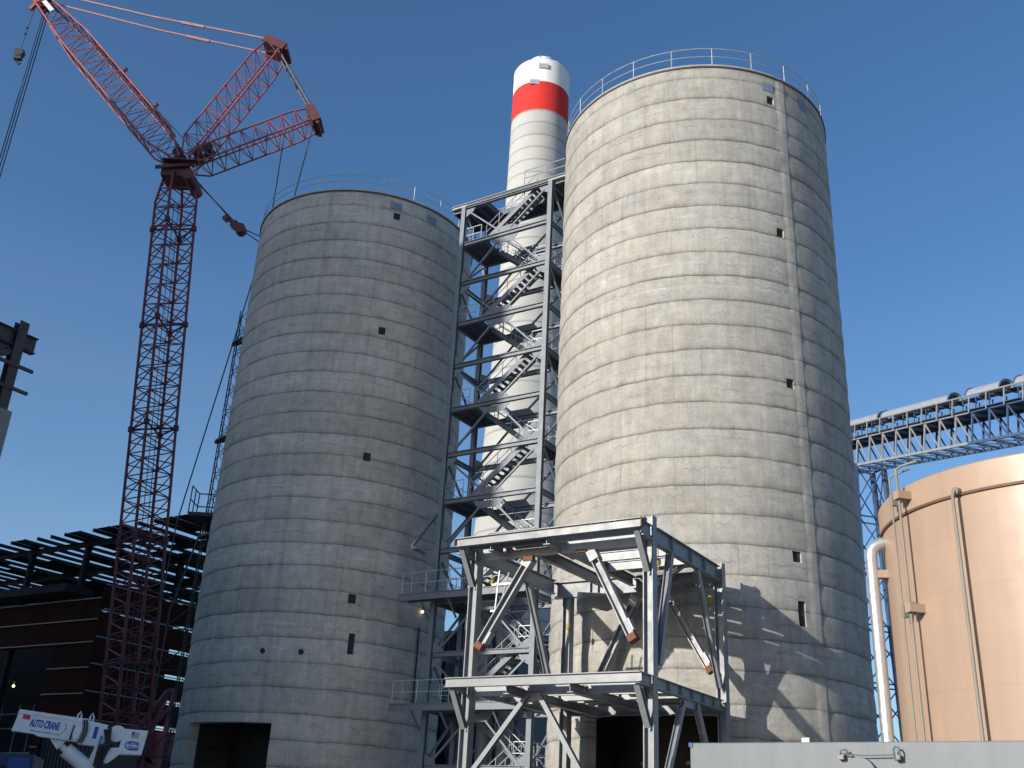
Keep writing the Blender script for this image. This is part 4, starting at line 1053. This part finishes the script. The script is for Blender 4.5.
# ------------------------------------------------------------------ service truck with its small crane
def service_truck():
    A = V((-7.23, 16.48, 2.90)); B = V((-5.29, 17.20, 2.765)); u = (B - A).normalized()
    uh = V((u.x, u.y, 0)).normalized(); n = V((uh.y, -uh.x, 0))           # towards the viewer
    up = u.cross(-n).normalized(); up = up if up.z > 0 else -up
    base = V((-5.5, 17.3, 0)); t = thing('service_truck', base, 'service truck with a white lettered crane boom folded over its bed', 'truck')
    def P(s, w, h): return A + u * (s * .79) + n * w + up * h
    W = .13
    bm = MB(); pts = [(0, -.135), (.0, .125), (.06, .14), (1.26, .14), (1.26, -.135), (.42, -.125), (.34, -.10)]
    bm.prism([P(s, -W, h) for s, h in ((-.02, -.15), (.38, -.15), (.46, -.175), (1.28, -.175), (1.28, .15), (.05, .15), (.02, .11))], n * (2 * W))
    boom = build('boom', bm, M_white, t)
    lp = MB(); lp.prism([P(.0, -W - .012, .11), P(1.27, -W - .012, .115), P(1.27, -W - .012, .165), (P(.03, -W - .012, .165))], n * (2 * W + .024)); build('boom_flange', lp, M_white, boom)
    rb = MB(); rb.prism([P(1.55, -W, h) if 0 else P(s, -W * 1.05, h) for s, h in ((1.20, -.2), (1.62, -.2), (1.66, .12), (1.25, .15))], n * (2.1 * W)); build('boom_root', rb, M_white, boom)
    ov = MB(); ov.prism([P(1.13 + .075 * math.cos(2 * PI * k / 20), W + .006, -.01 + .15 * math.sin(2 * PI * k / 20)) for k in range(20)], n * .03); build('sheave_cover', ov, M_white, boom)
    hs = MB()
    for q in (0, .05): hs.tube([P(1.20 + q + .05 * math.sin(k / 8 * PI), W + .035, .15 - .34 * k / 8) for k in range(9)], .014, 6)
    hs.tube([P(1.06, W + .03, .05), P(1.04, W + .03, -.17)], .013, 6)
    build('hose', hs, M_black, boom)
    for s in (1.1, 1.33):
        lg = MB(); lg.tube([P(s - .03, .0, .15), P(s - .035, 0, .21), P(s, 0, .27), P(s + .035, 0, .21), P(s + .03, 0, .15)], .012, 6); build('lifting_eye', lg, M_white, boom)
    fo = W + .004
    lettering('lettering', 'AUTO CRANE', .15, M_blue, boom, P(.53, fo, -.005), u, up, .002, .12, .44)
    lo = MB(); lo.prism([P(.11, fo - .002, .04), P(.24, fo - .002, .035), P(.24, fo - .002, .1), P(.11, fo - .002, .105)], n * .004); build('red_badge', lo, M_decred, boom)
    ln = MB(); ln.tube([P(.3, fo, -.105), P(.82, fo, -.115), P(.93, fo, -.02), P(.89, fo, .05)], .004, 4); build('decal_line', ln, M_blue, boom)
    sq = MB(); sq.prism([P(1.43, W * 1.05 + .002, -.1), P(1.5, W * 1.05 + .002, -.1), P(1.5, W * 1.05 + .002, .075), P(1.43, W * 1.05 + .002, .075)], n * .004); build('blue_decal', sq, M_blue, boom)
    # lift cylinder
    cy = MB(); c0 = P(.78, 0, -.2); c1 = P(1.72, .0, -.62)
    dd = (c1 - c0).normalized(); cy.tube([c0.lerp(c1, .25), c0.lerp(c1, .3), c1], .11, 20); cy.lathe([(0, 0)], 3) if 0 else None
    cy.tube([c0, c0.lerp(c1, .3)], .05, 12); build('lift_cylinder', cy, M_white, t, smooth=45)
    kn = MB(); kn.prism([P(.68, -.07, -.18), P(.98, -.07, -.18), P(.86, -.07, -.32)], n * .14); build('boom_lug', kn, M_white, boom)
    # turret
    tu = MB()
    for w in (-.16, .1): tu.prism([P(s, w, h) for s, h in ((1.56, .02), (1.64, .1), (1.74, -.05), (1.68, -.45), (1.78, -.75), (1.4, -.75), (1.5, -.3))], n * .06)
    tr = build('turret', tu, M_white, t)
    hx = MB()
    for k, q in enumerate((0, .05, .1)): hx.tube([P(1.62 + q, .2, .05), P(1.70 + q * .8, .22, -.12 - q), P(1.6 + q, .22, -.3), P(1.66 + q, .2, -.6)], .02, 6)
    hx.boxv(P(1.64, .19, -.33), u * .055, n * .03, up * .16)
    build('hose', hx, M_black, tr)
    bl = MB(); bl.prism([P(1.57, .2, -.2), P(1.6, .2, -.2), P(1.61, .2, -.05), P(1.58, .2, -.05)], n * .03); build('blue_decal', bl, M_blue, tr)
    dr = MB(); dr.disc(P(1.86, .02, .02), n, .12, .12, 24); build('winch_drum', dr, M_white, tr)
    ring = MB(); ring.tube([P(1.86 + .15 * math.cos(2 * PI * k / 20), .12, -.02 + .17 * math.sin(2 * PI * k / 20)) for k in range(8, 21)], .03, 6); build('hose', ring, M_black, tr)
    bx = MB(); bx.prism([P(s, -.16, h) for s, h in ((1.98, .1), (2.42, .12), (2.4, -.24), (2.0, -.27), (1.82, -.42), (1.74, -.42), (1.8, -.2), (1.96, -.18))], n * .34); wb = build('winch_box', bx, M_white, t)
    f = .18 + .003
    fl = MB(); fl.prism([P(2.13, f, .03), P(2.18, f, .03), P(2.18, f, .075), P(2.13, f, .075)], n * .003); build('flag_decal', fl, M_blue, wb)
    fl = MB()
    for k in range(4): fl.prism([P(2.13 if k < 2 else 2.185, f, -.01 + k * .023), P(2.27, f, -.01 + k * .023), P(2.27, f, .0 + k * .023), P(2.13 if k < 2 else 2.185, f, .0 + k * .023)], n * .003)
    build('flag_decal', fl, M_decred, wb)
    el = MB(); el.tube([P(2.18 + .125 * math.cos(2 * PI * k / 24), f, -.13 + .06 * math.sin(2 * PI * k / 24)) for k in range(1, 22)], .007, 4); build('oval_emblem', el, M_blue, wb)
    lettering('lettering', 'AUTO\nCRANE', .07, M_blue, wb, P(2.2, f + .002, -.13), u, up, .0015, .2, .8)
    # truck below the crane
    q0 = base
    def Q(s, w, z): return q0 + uh * s + n * w + Z * z
    bed = MB(); bed.boxv(Q(-1.0, 0, 1.0), uh * 1.9, n * 1.1, Z * .55); bed.boxv(Q(-1.0, 0, .45), uh * 3.6, n * .4, Z * .12); bed.tube([Q(.0, 0, 1.5), Q(.0, 0, 2.2)], .25, 16); build('service_body', bed, M_darkblue, t)
    cb = MB(); cb.prism([Q(s, -1.0, z) for s, z in ((-2.95, .5), (-4.9, .5), (-4.9, 1.15), (-4.0, 1.3), (-3.6, 1.95), (-2.95, 2.0))], n * 2.0); build('cab', cb, M_darkblue, t)
    for s in (-4.1, .0):
        for w in (-.95, .8):
            wh = MB(); wh.disc(Q(s, w, .42), n, .42, .22, 24); build('wheel', wh, M_black, t)
service_truck()

# blue skip and a stacked container between the truck and the crane
def skip():
    a = R(-25.9); D = 20.5; c = V((D * math.sin(a), D * math.cos(a), 0)); t = thing('blue_skip', c, 'dark blue steel bin at the lower left below the white boom', 'bin')
    u = V((.95, .3, 0)).normalized(); n = V((u.y, -u.x, 0))
    mb = MB(); mb.boxv(c + Z * 1.17, u * 1.25, n * 1.0, Z * 1.17); build('body', mb, M_darkblue, t)
    r = MB(); r.boxv(c + Z * 2.4, u * 1.3, n * 1.06, Z * .1); build('rim', r, M_blueskip, t)
    e = MB(); e.boxv(c + u * 1.1 + n * 1.05 + Z * 2.28, u * .16, n * .04, Z * .16); build('bright_panel', e, paint('bright_blue', (.02, .07, .25), .5), t)
skip()
def containers():
    for k, (z, m, l) in enumerate(((0, M_darkblue, 'dark blue site container, the lower of two stacked by the left silo'), (2.62, M_darkblue, 'dark blue site container, the upper of two stacked by the left silo'))):
        a = R(-20.2); D = 52; c = V((D * math.sin(a), D * math.cos(a), z)); t = thing('site_container', c, l, 'container', 'stacked site containers')
        mb = MB(); mb.boxv(c + Z * 1.3, E1 * 1.9, E2 * 1.2, Z * 1.29); build('shell', mb, corrugated('container_blue_%s' % ('low', 'high')[k], (.014, .02, .035), .25, (.842, -.54)), t)
        for s in (-1, 1):
            p = MB(); p.bar(c + E1 * s * 1.87 - E2 * 1.22 + Z * .02, c + E1 * s * 1.87 - E2 * 1.22 + Z * 2.58, .12, .06); build('corner_post', p, m, t)
containers()

# ------------------------------------------------------------------ grey steel box in the foreground
def grey_box():
    c0 = V((2.14, 11.81, 0)); L, Dp, H = 6.4, 2.3, 2.7
    u = V((.797, -.604, 0)); n = V((-.604, -.797, 0)); b = -n
    t = thing('steel_box', c0, 'light grey steel box with lifting lugs at the lower right', 'steel box')
    def P(s, w, z): return c0 + u * s + b * w + Z * z
    mb = MB(); mb.boxv(P(L / 2, Dp / 2, H / 2), u * L / 2, b * Dp / 2, Z * H / 2); body = build('body', mb, M_box, t)
    bv = body.modifiers.new('bevel', 'BEVEL'); bv.width = .012; bv.segments = 2
    rim = MB(); rim.boxv(P(L / 2, -.02, H - .2), u * L / 2, b * .012, Z * .006)
    tp = MB(); tp.boxv(P(.014, -.006, H - .022), u * .022, b * .005, Z * .022); build('blue_tape', tp, paint('tape_blue', (.05, .1, .3), .6), t)
    lg = MB(); lg.boxv(P(1.27, .1, H + .015), u * .04, b * .008, Z * .035); lg.disc(P(1.27, .09, H + .025), -b, .012, .004, 12); build('lifting_lug', lg, M_white, t)
    # hatch with rod and two loops on the face
    def onf(s, z, o=.05): return P(s, -o, z)
    dm = MB(); c = onf(1.86, H - .31, .0)
    pts = []
    dm.tube([c + n * .005, c + n * .06, c + n * .085], .16, 24)
    build('round_cover', dm, M_box, t, smooth=40)
    rd = MB(); rd.tube([onf(1.68, H - .115, .07), onf(1.9, H - .135, .075), onf(2.2, H - .13, .07)], .006, 6)
    rd.tube([onf(1.68, H - .125, .07), onf(1.69, H - .09, .08), onf(1.74, H - .08, .08), onf(1.77, H - .12, .08), onf(1.75, H - .13, .075)], .010, 6)
    rd.tube([onf(2.21, H - .17, .07), onf(2.205, H - .08, .08), onf(2.225, H - .055, .08), onf(2.25, H - .06, .08), onf(2.262, H - .09, .08), onf(2.26, H - .17, .07), onf(2.21, H - .175, .07)], .009, 6)
    build('latch_rod', rd, M_towerdk, t, smooth=50)
    for s in (1.68, 2.23):
        k = MB(); k.boxv(onf(s, H - .15, .035), u * .03, b * .035, Z * .02); build('latch_bracket', k, M_pipe, t)
grey_box()

# ------------------------------------------------------------------ small lit work lamps
def lamp(p, label, r=.07):
    p = V(p); t = thing('work_lamp', p, label, 'lamp')
    b = MB(); b.lathe([(0, -r), (r * .7, -r * .7), (r, 0), (r * .7, r * .7), (0, r)], 12, p); build('bulb', b, M_bulb, t, smooth=60)
    h = MB(); h.bar(p + Z * r, p + Z * (r * 3), r * .6, r * .6); build('holder', h, M_nsteel, t)
aa = R(-33.3)
lamp(V((LX, LY, 12.46)) + V((math.cos(aa), math.sin(aa), 0)) * (LR + .16), 'small lit work lamp on the shaded silo wall beside the upper gangway', .08)
lamp((-10.4, 23.2, 4.1), 'tiny lit lamp in the dark above the white crane boom', .03)

# ------------------------------------------------------------------ light, sky, camera
w = bpy.data.worlds.new('World'); sc.world = w; w.use_nodes = True
nt = w.node_tree; bg = nt.nodes['Background']; sky = nt.nodes.new('ShaderNodeTexSky'); sky.sky_type = 'NISHITA'
sky.sun_disc = False; sky.sun_elevation = R(SUN_EL); sky.sun_rotation = R(SUN_AZ + 180)
sky.air_density = 1.0; sky.dust_density = 1.2; sky.ozone_density = 4.0; sky.altitude = 0
hs_ = nt.nodes.new('ShaderNodeHueSaturation'); hs_.inputs['Saturation'].default_value = 1.09
nt.links.new(sky.outputs[0], hs_.inputs['Color']); tc_ = nt.nodes.new('ShaderNodeTexCoord'); sp_ = nt.nodes.new('ShaderNodeSeparateXYZ'); nt.links.new(tc_.outputs['Generated'], sp_.inputs[0])
mp_ = nt.nodes.new('ShaderNodeMapping'); mp_.inputs['Scale'].default_value = (1.2, 1.2, 7.0); nt.links.new(tc_.outputs['Generated'], mp_.inputs['Vector'])
nz_ = nt.nodes.new('ShaderNodeTexNoise'); nz_.inputs['Scale'].default_value = 1.6; nz_.inputs['Detail'].default_value = 5; nt.links.new(mp_.outputs[0], nz_.inputs['Vector'])
lo_ = nt.nodes.new('ShaderNodeMapRange'); lo_.inputs[1].default_value = .02; lo_.inputs[2].default_value = .5; lo_.inputs[3].default_value = .3; lo_.inputs[4].default_value = 0.0; nt.links.new(sp_.outputs[2], lo_.inputs[0])
nr_ = nt.nodes.new('ShaderNodeMapRange'); nr_.inputs[1].default_value = .35; nr_.inputs[2].default_value = .7; nr_.inputs[3].default_value = .35; nr_.inputs[4].default_value = 1.0; nt.links.new(nz_.outputs[0], nr_.inputs[0])
ml_ = nt.nodes.new('ShaderNodeMath'); ml_.operation = 'MULTIPLY'; nt.links.new(lo_.outputs[0], ml_.inputs[0]); nt.links.new(nr_.outputs[0], ml_.inputs[1])
mx_ = nt.nodes.new('ShaderNodeMix'); mx_.data_type = 'RGBA'; mx_.inputs[7].default_value = (2.6, 3.0, 3.7, 1); nt.links.new(ml_.outputs[0], mx_.inputs[0]); nt.links.new(hs_.outputs[0], mx_.inputs[6])
nt.links.new(mx_.outputs[2], bg.inputs[0]); bg.inputs[1].default_value = .136
sun = bpy.data.lights.new('Sun', 'SUN'); sun.energy = 4.4; sun.angle = R(.53); sun.color = (1, .93, .82)
so = bpy.data.objects.new('Sun', sun); COL.objects.link(so)
d = V((math.sin(R(SUN_AZ)) * math.cos(R(SUN_EL)), math.cos(R(SUN_AZ)) * math.cos(R(SUN_EL)), -math.sin(R(SUN_EL))))
so.rotation_euler = d.to_track_quat('-Z', 'Y').to_euler(); so.location = (-40, -20, 60)

cam = bpy.data.cameras.new('Camera'); co = bpy.data.objects.new('Camera', cam); COL.objects.link(co); sc.camera = co
F = 1030.0
cam.sensor_width = 36; cam.lens = F / 1024 * 36; cam.clip_start = .1; cam.clip_end = 6000
U = V((636 - 512, 384 + 1975, -F)).normalized(); fw = V((0, 0, -1)); Fw = (fw - U * fw.dot(U)).normalized(); Rr = Fw.cross(U)
M = Matrix((Rr, Fw, U))                       # camera axes -> world (x right, y forward, z up)
co.matrix_world = Matrix.Translation((0, 0, 1.7)) @ M.to_4x4()
vs = sc.view_settings; vs.view_transform = 'Standard'; vs.look = 'None'; vs.exposure = .3; vs.gamma = 1; vs.use_curve_mapping = False
sc.render.film_transparent = False
sc.cycles.max_bounces = 6; sc.cycles.diffuse_bounces = 3
